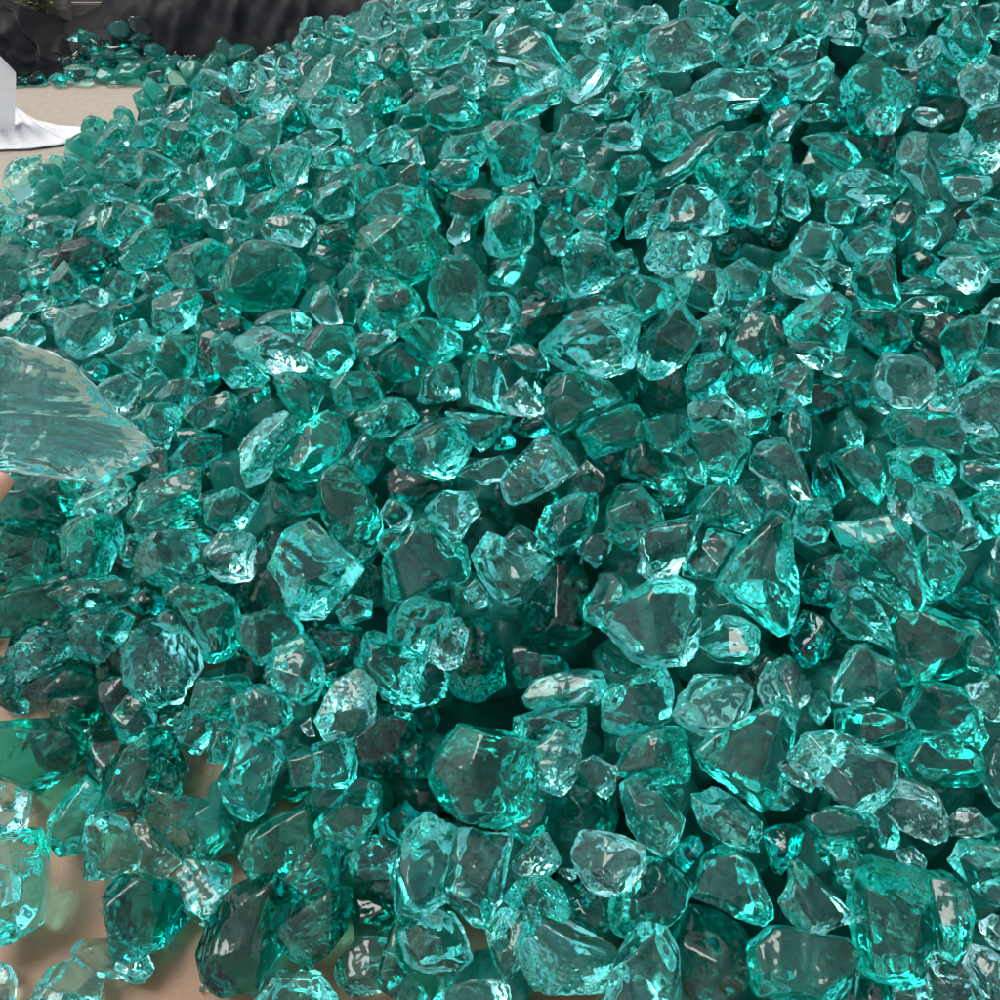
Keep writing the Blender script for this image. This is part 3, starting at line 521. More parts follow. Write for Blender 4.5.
m|724,271 744,260 765,276 760,297 734,297|small teal rounded glass chunk just left of the smooth pale chunk with light lower rim
m|432,158 452,138 480,134 488,150 480,166 452,158|mid-sized teal wide low glass chunk just below the dark grey five-sided chunk
d|151,385 177,380 203,380 203,401 182,406 161,401|small dark wide low glass chunk just below the chunk with curly bright cyan ripples
c|450,992 474,982 502,984 518,997 510,1016 448,1016|small clear wide low glass chunk just down and left of the large pale triangular chunk
m|344,138 346,110 360,102 372,118 376,138 360,150|mid-sized teal tall narrow glass chunk just down and right of the tall grey-faced peak-shaped chunk
m|761,505 761,484 779,479 792,500 787,520 771,526|small teal tall narrow glass chunk just below the clear chunk with looping bright rim lines
m|135,422 151,406 172,406 182,414 174,432 161,440 146,432|small teal wedge-shaped glass chunk just below the chunk with curly bright cyan ripples
m|479,307 489,292 510,297 520,312 510,328 489,328|small teal rounded glass chunk just right of the shield-like chunk with domed purple-grey top
p|96,390 109,380 125,375 138,383 135,398 120,414 104,406|small pale glass chunk touching the held slab
d|424,182 436,162 460,158 476,166 472,182 448,186|mid-sized dark wide low glass chunk just below the dark grey five-sided chunk
p|308,106 316,94 340,98 348,106 344,122 340,130 320,126 312,118|mid-sized pale rounded glass chunk just below the tall grey-faced peak-shaped chunk
d|948,599 969,588 1000,599 1000,614 987,620 958,609|small dark wide low glass chunk just up and right of the broad wedge
m|735,401 756,396 771,406 766,427 750,432 735,427|small teal blocky glass chunk just up and right of the large dull grey-green triangular chunk
p|792,78 808,70 824,60 832,68 828,86 812,98 792,98|mid-sized pale right-leaning glass chunk just left of the large crinkled chunk with jagged bright underside
d|380,823 396,808 406,802 422,813 406,836 393,844 383,839|small dark right-leaning glass chunk just right of the crinkled chunk pointing up and right
m|576,186 592,174 612,174 616,202 600,210 584,198|small teal rounded glass chunk just above the pale domed chunk with bright rounded base
d|936,162 956,154 976,158 992,174 968,178 944,182|small dark wide low glass chunk just down and left of the tall pale chunk
m|964,463 984,458 1010,468 1010,494 979,489 964,479|small teal wide low glass chunk just below the bright chunk at the right edge
k|236,136 248,122 268,116 278,116 280,126 272,134 276,146 256,148 240,142|grey flat-topped lens-shaped slab of teal glass
k|453,479 474,463 500,458 510,468 500,484 474,484|small greyish wide low glass chunk just below the dark arched chunk
m|320,190 340,182 352,194 352,214 328,218 316,206|small teal rounded glass chunk just right of the horizontal oval chunk with a silver rim
d|152,228 160,204 176,208 200,224 192,232 168,236|small dark wide low glass chunk just up and left of the oval blue-teal chunk
m|548,130 560,118 584,114 596,130 580,142 556,142|small teal wide low glass chunk just down and right of the grey slant-cut prism
m|712,150 720,134 748,134 752,150 744,166 728,162|small teal rounded glass chunk just up and right of the bright green triangular chunk
p|568,36 576,20 592,16 604,24 612,44 604,48 580,44|mid-sized pale wedge-shaped glass chunk just above the pale triangular chunk with icy white point
m|424,50 430,41 448,40 469,38 469,43 458,61 440,67 426,63|teal glass chunk with a flat white-grey top
m|218,718 234,724 239,744 224,760 208,760 208,744|small teal tall narrow glass chunk just above the bright aqua pentagon-shaped chunk
d|808,396 813,383 839,383 849,398 839,406 823,406 813,414 802,411|matt dark purple-grey glass chunk
d|813,468 828,453 834,474 844,494 828,505 813,489|small dark tall narrow glass chunk just below the matt dark purple-grey chunk
m|782,427 787,411 802,409 810,422 808,448 792,453|small teal tall narrow glass chunk just down and left of the matt dark purple-grey chunk
p|-8,260 12,248 28,248 40,256 24,276 -8,280|small pale right-leaning glass chunk just down and left of the wide low chunk
m|784,194 788,170 804,178 808,210 796,222 784,210|small teal tall narrow glass chunk just above the smooth pale chunk with light lower rim
m|626,218 634,198 652,194 652,218 644,238 628,238|small teal tall narrow glass chunk just left of the bright green triangular chunk
k|938,255 953,240 984,242 1005,250 1000,260 969,260|small greyish wide low glass chunk just above the bright round-bottomed cyan chunk
m|488,68 504,64 516,76 532,92 520,100 500,92 488,84|mid-sized teal left-leaning glass chunk just up and left of the grey slant-cut prism
d|198,359 203,338 221,338 224,370 213,380 203,380|small dark tall narrow glass chunk just right of the chunk with curly bright cyan ripples
p|945,826 956,810 974,810 995,831 974,836 951,834|small pale wide low glass chunk just above the big grey flat slab
k|352,170 360,166 384,170 388,182 380,194 364,202 356,190|small greyish rounded glass chunk just above the largest grey slab with a white streak
d|362,570 385,562 388,588 390,604 375,604 364,594|small dark tall narrow glass chunk just down and left of the chunk with purple-grey top
k|349,271 375,263 401,271 396,281 364,286 354,292|small greyish wide low glass chunk just left of the shield-like chunk with domed purple-grey top
d|720,206 732,194 748,186 750,210 744,230 728,226|small dark tall narrow glass chunk just right of the bright green triangular chunk
m|622,739 646,729 666,734 661,752 635,755 620,750|small teal wide low glass chunk just right of the pale egg-shaped upright chunk
c|500,401 516,385 523,380 542,411 531,416 510,414|small clear wedge-shaped glass chunk just right of the dark arched chunk
m|578,766 594,758 614,769 614,787 604,797 588,784|small teal wedge-shaped glass chunk just right of the pale egg-shaped upright chunk
m|360,98 376,82 396,90 400,106 380,114 364,110|small teal rounded glass chunk just right of the tall grey-faced peak-shaped chunk
d|320,226 344,222 360,234 352,250 320,246|small dark wide low glass chunk just down and right of the tulip-shaped cyan chunk
m|800,24 812,4 828,4 836,20 824,36 804,36|mid-sized teal rounded glass chunk just left of the small frosted mint oval chunk
k|372,154 380,134 396,126 408,138 400,158 376,162|small greyish right-leaning glass chunk just down and left of the dark grey five-sided chunk
d|800,583 823,578 844,594 834,607 808,604|small dark wide low glass chunk just right of the large flat grey slab standing upright
k|49,281 65,263 78,273 88,286 78,297 57,297|small greyish wedge-shaped glass chunk just down and left of the very dark hollow-looking chunk
p|969,687 995,682 1010,692 1010,718 990,718 974,703|small pale rounded glass chunk just down and right of the broad wedge
d|656,495 682,490 698,500 692,516 666,518|small dark rounded glass chunk just above the bright cyan tooth-shaped chunk
p|-12,216 12,208 26,208 24,228 16,244 4,248 -12,244|mid-sized pale blocky glass chunk just left of the wide low chunk
k|96,168 116,156 138,152 138,172 124,180 104,180|small greyish wide low glass chunk just up and right of the wide low chunk
m|766,43 768,14 780,5 791,14 788,32 777,50 770,58|mid-sized teal tall narrow glass chunk just left of the small frosted mint oval chunk
k|258,323 273,312 297,310 310,320 307,333 286,331 266,328|small greyish wide low glass chunk just up and right of the brilliant pale wedge
p|870,22 878,10 892,8 904,16 912,26 900,34 884,36 872,32|small frosted mint oval glass chunk near the top
p|866,110 872,104 888,106 904,118 896,134 880,134 870,126|small pale rounded glass chunk just up and left of the turquoise pillar
d|857,974 883,984 896,1010 849,1010|small dark rounded glass chunk just below the very large round-ended chunk
d|376,65 383,49 397,45 408,54 412,68 397,79 383,72|small dark wedge-shaped glass chunk just left of the teal chunk with a flat white-grey top
d|57,263 73,245 99,250 104,266 83,271|small dark wide low glass chunk just up and left of the very dark hollow-looking chunk
m|789,338 818,344 836,349 828,364 813,370 797,354|small teal wide low glass chunk just below the large grey square-sided chunk
p|92,148 104,134 116,124 128,128 132,140 120,152 100,158|small pale right-leaning glass chunk just up and right of the bright boulder
p|230,70 240,62 264,66 272,78 256,86 240,90 232,82|small pale wide low glass chunk just above the grey flat-topped lens-shaped slab
m|865,810 886,808 896,823 899,849 880,844 875,826|small teal left-leaning glass chunk just down and left of the pale cube-like rounded chunk
m|700,323 713,312 724,318 724,338 713,354 700,349|small teal tall narrow glass chunk just left of the large grey square-sided chunk
k|138,176 140,152 152,152 168,164 184,170 168,176 156,180 144,180|small greyish wedge-shaped glass chunk just above the oval blue-teal chunk
m|98,236 100,212 110,202 122,220 126,232 116,244 100,240
d|540,190 568,186 580,198 572,210 548,214
m|600,106 612,90 632,90 640,102 628,114 608,118
p|768,130 776,110 796,106 800,122 788,138 772,142
d|354,468 375,440 390,448 380,468 370,484
k|349,255 364,245 390,245 396,260 370,266 354,266
m|581,547 591,536 614,536 609,552 594,568 578,562
m|484,94 500,74 516,78 520,94 504,106 488,102
p|604,142 608,126 624,122 640,134 636,150 616,150
d|762,98 770,74 780,78 792,94 788,110 768,110
m|216,198 220,174 236,170 244,186 242,202 228,206
m|834,995 849,953 860,964 854,1005 834,1010
c|312,302 318,286 331,289 336,307 341,320 320,323 312,315
d|888,218 900,202 912,202 916,222 904,238 888,234
d|901,260 922,250 938,260 938,276 906,276
p|730,38 734,25 744,14 757,27 759,45 744,54 737,47
c|946,184 960,176 988,178 990,188 976,198 960,200
m|932,375 948,370 958,385 948,406 932,406
p|120,220 132,204 152,212 156,220 140,236 126,232
k|750,222 752,198 764,188 776,198 774,218 760,226
m|672,453 687,442 703,463 708,484 692,479
k|204,142 220,130 232,134 236,146 228,158 208,162
p|896,984 922,979 938,1000 932,1010 896,1010
d|510,422 536,411 549,416 547,435 531,437 516,432
m|505,349 526,344 542,354 547,370 526,370 510,359
m|368,108 376,90 386,81 401,90 399,108 383,113
p|984,771 995,745 1010,740 1016,797 997,802 987,787
m|901,307 917,297 953,297 948,312 932,315 912,312
k|760,162 772,146 788,146 790,162 784,178 768,174
m|437,83 451,72 473,76 487,90 469,97
p|824,32 832,16 848,12 864,24 860,36 836,36
d|75,766 109,753 114,771 94,782 78,776
d|750,432 771,432 787,448 802,458 792,468 766,448
m|791,32 802,14 816,5 827,14 827,25 809,36
p|-10,255 10,245 31,250 31,263 10,273 -10,271
m|552,170 564,160 584,162 586,178 576,188 560,182
m|130,140 136,124 152,120 160,128 156,146 140,152
p|544,146 560,142 580,142 604,146 596,156 568,156 552,154
k|487,284 505,260 526,255 520,276 510,286
p|731,494 744,487 760,510 755,531 739,515
m|314,31 325,27 350,25 361,31 365,41 347,45 329,40
m|352,70 360,54 380,50 384,66 376,78 360,78
k|616,82 628,66 644,62 656,74 644,84 624,90
d|872,154 876,134 892,134 896,154 888,166 876,170
k|656,479 672,474 687,489 687,502 666,505
m|338,612 349,596 370,601 370,617 344,625
d|216,100 226,88 240,92 252,110 248,118 232,116
m|31,266 47,260 57,271 52,289 36,292 29,281
p|192,86 204,70 224,76 228,86 216,98 200,94
m|203,312 224,302 239,312 234,328 213,328
k|308,162 320,154 336,146 352,158 348,170 328,168 312,166
k|540,234 548,218 564,210 576,222 568,234 552,240
m|120,552 130,531 146,536 138,562 127,568 120,568
p|357,336 385,331 401,328 396,338 375,354 359,349
m|769,808 776,776 797,789 800,797 787,808
d|600,230 596,206 612,210 622,222 616,238 604,246
m|476,336 489,325 510,333 505,354 489,351
p|-10,276 10,271 29,281 16,297 -10,302
c|298,134 304,130 332,132 336,138 326,146 316,154 302,150
m|444,29 448,20 466,20 480,22 480,36 466,40 448,38
d|151,448 166,448 172,468 166,484 151,479
k|576,218 592,206 608,218 604,234 584,234
m|674,23 678,7 687,0 705,4 712,11 705,20 690,22
d|677,844 698,834 703,849 687,870 677,865
k|504,190 516,184 532,184 538,202 532,210 520,202 504,202
p|380,516 390,500 411,510 406,529 396,531
d|83,698 104,692 117,698 112,713 91,718
m|839,416 849,411 860,427 865,448 852,450 844,437
d|130,599 146,588 164,599 161,612 135,612
k|588,174 608,182 616,198 604,206 588,198
d|218,323 239,318 255,328 239,344 224,338
k|824,214 828,202 844,200 856,206 852,222 828,222
m|505,539 521,526 536,536 542,552 521,552
d|844,385 860,375 870,385 870,406 854,406
k|974,364 987,349 1010,354 1010,375 990,380
p|160,124 172,104 188,98 196,108 184,120 172,128
d|244,170 260,158 268,174 272,186 260,190 244,182
p|596,12 608,4 628,8 640,16 632,26 612,22
d|628,28 636,20 656,16 668,20 668,32 644,36
c|908,60 916,48 928,38 936,38 940,52 924,64 912,70
m|990,609 1010,604 1010,677 997,666 992,635
p|818,271 834,260 849,266 852,286 839,286
p|779,766 792,761 808,771 815,784 810,792 792,782
m|380,66 388,50 404,50 408,70 392,78
p|956,531 969,523 984,539 969,549 948,547
k|138,286 146,271 161,273 172,286 156,297
k|916,242 920,218 932,218 940,234 932,250
m|976,24 980,8 996,4 1008,12 1004,28 984,36
k|16,302 31,294 52,297 57,307 31,312 16,310
k|136,196 144,180 164,180 168,192 152,204
k|648,238 656,226 672,242 668,258 652,258
d|336,297 349,286 357,302 354,323 341,320
c|979,925 992,917 1010,922 1010,953 992,948
m|582,48 592,38 604,40 612,56 604,64 588,60
k|400,106 416,94 436,90 432,102 424,114 408,114
d|844,110 856,104 868,118 872,138 852,130
d|856,218 868,206 888,210 892,226 868,226
k|616,80 632,74 652,76 660,88 632,92
k|901,286 917,276 948,281 927,292 901,294
p|484,40 492,24 504,12 516,20 508,32 496,44
p|300,36 300,20 322,18 322,29 314,43 304,49
m|969,442 990,435 1010,442 1010,458 979,455
m|114,328 135,320 156,320 151,333 125,338
k|886,489 896,476 912,484 912,500 891,502
g|-8,966 8,966 16,979 13,1008 -8,1008
d|213,416 229,401 239,416 229,432 213,427
m|968,210 984,198 1004,202 1004,218 976,218
m|520,10 532,0 556,0 560,10 544,16 528,16
p|460,60 468,48 480,48 486,60 482,74 468,72
d|568,302 604,294 630,297 630,307 599,305
d|400,174 416,162 428,174 424,186 408,190
d|162,116 170,88 190,88 192,98 176,108 168,116
k|717,63 719,47 728,41 741,54 744,63 730,68
k|808,695 823,692 831,708 821,724 810,713
k|100,188 120,184 140,196 136,204 116,200 104,196
k|884,102 900,90 920,98 912,110 892,110
k|383,531 401,531 406,544 388,557 380,547
k|574,110 588,100 604,100 616,106 608,116 584,114
d|495,416 510,427 516,448 495,448
d|761,297 776,292 787,302 782,318 766,315
d|604,646 625,661 635,672 614,672 599,661
m|44,208 56,196 68,192 76,204 68,212 52,216
p|30,272 44,260 56,268 52,284 32,284
p|276,70 280,58 292,54 300,62 304,74 288,76 280,78
d|280,122 292,106 304,114 304,130 288,134
m|456,86 468,74 484,78 484,94 472,98
k|109,289 120,271 135,281 130,297 114,297
k|818,370 834,359 854,362 854,375 839,377
m|172,184 180,172 200,180 196,196 176,192
d|716,238 732,234 740,242 736,258 720,258
m|66,154 68,140 82,142 92,140 92,156 80,160 68,158
p|401,40 404,31 419,29 426,36 422,49 413,54 404,47
k|802,505 823,497 834,505 823,518 808,518
p|196,166 212,162 216,182 208,190 196,186
p|886,500 906,500 914,521 906,526 891,513
p|120,260 130,250 146,255 146,271 130,273
d|752,138 764,126 772,142 764,158 752,154
m|16,336 26,325 42,328 44,338 34,346 21,344
k|720,118 732,106 752,100 760,102 748,116 728,120
p|448,234 456,216 468,222 468,238 452,246
m|463,594 474,578 487,594 487,604 476,607
d|416,146 428,122 440,126 444,134 432,146
k|761,375 782,364 797,362 787,380 771,383
k|708,18 716,7 726,7 734,18 723,27 705,27
k|397,29 397,14 412,11 422,22 419,29 404,32
k|614,255 630,250 640,266 635,276 622,271
k|746,68 752,50 764,43 770,61 766,68
m|534,166 540,150 548,152 552,166 546,182 538,180
m|748,178 760,170 776,182 772,194 756,190
p|347,54 358,49 372,52 379,61 368,68 354,65
p|78,294 94,286 109,294 109,302 94,307
p|168,200 188,196 204,204 204,216 188,212
k|800,114 812,102 828,106 828,118 808,122
k|940,150 952,134 962,130 962,154 952,158
c|854,6 864,-2 880,0 888,6 876,16 860,16
m|896,852 912,847 925,860 922,870 901,862
d|81,367 94,359 109,364 104,380 88,377
p|648,218 656,202 672,198 672,214 660,222
p|888,6 904,0 932,-6 928,6 908,16 892,12
m|864,48 872,34 884,36 892,48 876,56
k|536,284 552,276 565,292 562,302 547,294
p|642,22 645,9 656,5 669,11 669,20 656,23
p|480,12 488,-4 508,-4 520,8 508,12
k|620,72 628,58 640,56 648,72 632,76
p|740,318 750,302 766,297 763,312 750,323
m|724,312 739,307 750,318 734,328 724,325
m|230,234 232,218 248,222 252,234 240,242
k|544,242 560,236 572,246 568,256 552,254
c|208,218 212,206 224,206 230,218 224,228 214,226
p|982,312 995,299 1010,299 1010,323 992,323
p|914,116 920,108 936,110 942,118 932,126 916,122
k|-10,333 5,318 23,307 29,315 16,331
d|76,232 88,216 98,212 98,236 88,236
k|707,40 716,34 728,40 726,50 712,58 707,50
c|400,154 408,142 416,138 420,150 424,162 412,162
c|208,279 216,273 226,286 229,302 218,302 213,289
m|324,174 344,170 350,178 340,190 328,186
d|114,307 130,299 138,307 125,320 114,318
m|24,208 36,196 44,208 40,220 28,220
d|824,110 828,96 836,98 844,114 836,122
m|88,196 96,184 108,188 112,200 100,204
m|564,16 572,4 588,6 596,16 584,18
m|832,40 852,32 866,34 860,46 840,44
g|-8,192 8,188 16,204 8,212 -8,208
p|404,7 415,-5 437,-4 437,9 419,11
c|299,718 307,708 315,739 307,742
k|982,64 988,54 1008,60 1008,72 992,76
k|422,22 433,11 451,9 455,16 440,22
d|138,124 140,112 150,106 160,116 152,122 140,128
c|753,22 759,14 766,13 768,38 761,40
k|358,76 365,65 379,72 376,83 361,83
m|46,164 52,156 68,160 68,168 52,174
k|737,9 741,0 762,-5 764,4 755,13 741,14
p|250,66 260,56 268,54 276,62 274,70 260,68
k|64,180 76,168 88,166 88,176 76,180 66,188
p|440,5 448,-7 473,-5 476,7 458,9
k|544,20 556,14 568,14 568,24 552,28
m|344,463 364,432 370,442 354,458
m|552,867 573,870 588,888 568,880
p|410,72 419,72 430,79 433,86 424,90 415,83
p|349,422 375,411 380,419 364,427
p|325,22 332,16 347,16 350,23 343,27 327,27
c|636,16 644,6 664,8 664,16 648,16
m|944,6 952,-8 980,-8 976,4 960,8
p|104,507 130,492 125,505 114,513
k|474,36 488,36 500,40 500,48 488,48
m|990,266 1010,255 1010,281 992,281
k|920,16 928,8 940,8 944,16 928,20
p|992,552 997,536 1010,531 1010,562 997,560
p|196,198 206,202 206,218 196,218
p|408,61 415,54 426,61 426,68 412,68
g|988,36 996,24 1008,24 1008,44 994,40
m|708,32 719,31 728,36 716,43 707,38
m|828,6 836,-8 856,-6 852,6
d|892,48 904,44 912,48 908,56
k|466,54 473,49 484,54 476,61
c|451,22 462,11 471,13 466,18 455,23
d|106,128 112,120 120,120 124,126 114,128
p|588,0 600,-8 616,-8 620,2 604,4
c|383,0 397,-5 399,5 394,9"""

REST_V, REST_F, REST_M, REST_N = [], [], [], 0
TONES = 'pmdkcgf'
def to_rest(V, F, tone):
    global REST_N
    REST_V.append(V); REST_F.append(F + REST_N); REST_M.append(np.full(len(F), TONES.index(tone))); REST_N += len(V)

LIFT = {'p': .035, 'c': .045, 'm': .01, 'k': .02, 'g': .01, 'd': -.035}
for i, row in enumerate(CHUNKS.split('\n')):
    f = row.split('|'); tone = f[0]
    rng = np.random.default_rng(1000 + i)
    P = np.array([tuple(map(float, a.split(','))) for a in f[1].split()])
    hp = convex(P)
    c = hp.mean(0) * .5 + (hp.min(0) + hp.max(0)) * .25
    d = ray(*c)
    t = hit_pile(*c)
    S = t / FOCAL * math.cos(math.atan(math.hypot(c[0] - 500, c[1] - 500) / FOCAL)) * (1.22 if tone == 'd' else 1.1 if i < 90 else 1.2)
    # frame facing back along the ray
    z = -d; x = np.cross([0, 0, 1.], z); x /= np.linalg.norm(x); y = np.cross(z, x)
    # outline offsets as directions through each corner, cut with the plane across the ray
    Q = []
    for u, v in hp:
        e = ray(u, v); q = e * (t / (e @ d)) - d * t
        Q.append(((q @ x), (q @ y)))
    Q = np.array(Q) * (1.22 if tone == 'd' else 1.1 if i < 90 else 1.2)
    Q = convex(Q)
    w = Q.max(0) - Q.min(0); size = math.sqrt(w[0] * w[1]) / 2
    T = min(w) * rng.uniform(.7, .95)
    pl = facet_planes(Q, T, rng, flat=(tone == 'k'))
    V, F = rock(4 if i < 300 else 3, pl, np.array([w[0], w[1], T * 1.2]), rng, size, scoops=int(rng.integers(1, 4)))
    W = V[:, :1] * x + V[:, 1:2] * y + V[:, 2:] * z
    ctr = EYE + d * (t - .12 * T - LIFT[tone] - rng.uniform(-.015, .02))
    low = (W[:, 2] + ctr[2]).min()
    hgt = pile_h(ctr[0], ctr[1])
    if hgt < .03:                                   # lies on the bare ground: let it touch
        s = (.001 - low) / -d[2]; ctr = ctr - d * s
    elif low < .001:
        ctr = ctr - d * ((.001 - low) / -d[2])
    if i < 300:
        link('glass_chunk', mesh_np('glass_chunk', W, F, GL[tone]), tuple(ctr), label=f[2], category='glass chunk', group='glass chunks of the pile')
    else:
        to_rest(W + ctr, F, tone)

# smaller and half-buried chunks between and below, and the parts of the pile beyond the frame
rngf = np.random.default_rng(7)
TEMPL = {}
for lv in (2, 3):
    TEMPL[lv] = []
    for k in range(22):
        rng = np.random.default_rng(500 + k)
        nn = rng.integers(6, 10); an = (np.arange(nn) + rng.uniform(-.35, .35, nn)) * 6.283 / nn; q = np.stack([np.cos(an) * rng.uniform(.8, 1.15), np.sin(an) * rng.uniform(.65, 1)], 1)
        q = convex(q); T = rng.uniform(.9, 1.5)
        V, F = rock(lv, facet_planes(q, T, rng), np.ones(3), rng, 1., scoops=int(rng.integers(1, 4)))
        TEMPL[lv].append((V, F))
def rand_rot(rng):
    q = rng.normal(size=4); q /= np.linalg.norm(q); a, b, c, d = q
    return np.array([[1-2*(c*c+d*d), 2*(b*c-a*d), 2*(b*d+a*c)], [2*(b*c+a*d), 1-2*(b*b+d*d), 2*(c*d-a*b)], [2*(b*d-a*c), 2*(c*d+a*b), 1-2*(b*b+c*c)]])
def in_view(P, pad=40):
    q = P - EYE; f = q @ E_F
    if f < .1: return False
    u = 500 + FOCAL * (q @ E_R) / f; v = 500 - FOCAL * (q @ E_U) / f
    return -pad < u < 1000 + pad and -pad < v < 1000 + pad
def scatter(x, y, z, r, lv, tones='ffffffmp'):
    V, F = TEMPL[lv][rngf.integers(22)]
    to_rest((V * r) @ rand_rot(rngf).T + np.array([x, y, z]), F, tones[rngf.integers(len(tones))])
step = .098
for gx in np.arange(PX - PR - .1, PX + PR + .1, step):
    for gy in np.arange(PY - PR - .1, PY + PR + .1, step):
        x = gx + rngf.uniform(-.4, .4) * step; y = gy + rngf.uniform(-.4, .4) * step
        rr = math.hypot(x - PX, y - PY)
        if rr > PR + .02: continue
        h = float(pile_h(x, y))
        vis = in_view(np.array([x, y, h]))
        r = rngf.uniform(.058, .08)
        if vis:
            if rr < PR - (.06 if y < 1.5 else .14): scatter(x, y, max(h - .088, r * .7), r, 3, 'mmpgkf' if rr > PR - .5 and y < 1.6 and x < -.05 else 'ffffffmp')
            if h > .11: scatter(x + rngf.uniform(-.04, .04), y + rngf.uniform(-.04, .04), max(h - .15, r * .7), r * 1.1, 2)
        elif y < 3.4:
            scatter(x, y, max(h - .0, r * .8), r, 2, 'mmfppk')
            if h > .1: scatter(x + .04, y - .03, h - .08, r, 2)

for k in range(110):                                # the foot of the pile at the near left is heaped with pieces too
    a = rngf.uniform(math.pi * 1.0, math.pi * 1.28); rr = PR - abs(rngf.normal()) * .16 + .0
    x = PX + rr * math.cos(a); y = PY + rr * math.sin(a); r = rngf.uniform(.035, .058)
    scatter(x, y, max(float(pile_h(x, y)) - .03, r * .7), r, 3, 'mcpg')
for k in range(150):                                # crumbs on the bare ground along the foot
    a = rngf.uniform(math.pi * .98, math.pi * 1.5); rr = PR + rngf.uniform(-.03, .45)
    x = PX + rr * math.cos(a); y = PY + rr * math.sin(a); r = rngf.uniform(.003, .011)
    scatter(x, y, r * .6, r, 2, 'gmp')

# ------------------------------------------------------------------ heap of glass in front of the tarpaulins, far left
HEAP = [(82,79,16,10,'g'),(60,84,9,7,'d'),(36,82,12,8,'d'),(76,38,9,6,'p'),(92,40,12,9,'m'),(124,30,13,14,'m'),(146,28,18,17,'d'),(104,58,14,9,'k'),(128,56,15,9,'k'),(142,46,12,8,'k'),
        (108,76,16,10,'m'),(130,76,17,11,'g'),(150,64,14,10,'m'),(155,52,10,10,'m'),(172,62,12,9,'k'),(188,66,13,8,'g'),(160,78,14,8,'d'),(180,80,12,7,'m'),(100,46,12,8,'d'),(118,46,14,9,'d'),
        (179,6,9,8,'g'),(20,84,10,6,'d'),(148,80,8,5,'c'),(115,84,10,4,'c'),(95,66,12,9,'m'),(140,38,12,9,'m'),(165,70,12,9,'m'),(88,50,9,7,'d'),(198,72,10,8,'m'),(210,78,12,9,'m')]
for i, (u, v, rw, rh, tone) in enumerate(HEAP):
    rng = np.random.default_rng(3000 + i); tone = 'f' if tone in 'mkg' and i % 3 else tone
    Y = 3.62 + (85 - v) * .0055
    P0 = at_depth(u, v, Y) if v > 20 or u < 170 else at_depth(u, v, 4.0)
    V, F = TEMPL[3][i % 22]
    s = np.array([rw, (rw + rh) / 2, rh]) * Y / FOCAL * 1.15
    W = V * s
    P0[2] = max(P0[2], -W[:, 2].min())
    to_rest(W + P0, F, tone)
for k in range(60):                                 # what carries them
    u = rngf.uniform(70, 205); top = 34 + abs(u - 145) * .75
    v = rngf.uniform(min(top, 84), 88); P0 = at_depth(u, v, 3.75 + (88 - v) * .006); r = rngf.uniform(.03, .045)
    if P0[2] < r: P0[2] = r * .8
    scatter(P0[0], P0[1], P0[2], r, 2, 'mdkg')

V = np.concatenate(REST_V); F = np.concatenate(REST_F); MI = np.concatenate(REST_M)
me = mesh_np('glass_rubble', V, F, [GL[t] for t in TONES]); me.polygons.foreach_set('material_index', MI.astype(np.int32)); me.update()
link('glass_rubble', me, kind='stuff', label='smaller teal glass rubble filling the pile between and beneath the large chunks')

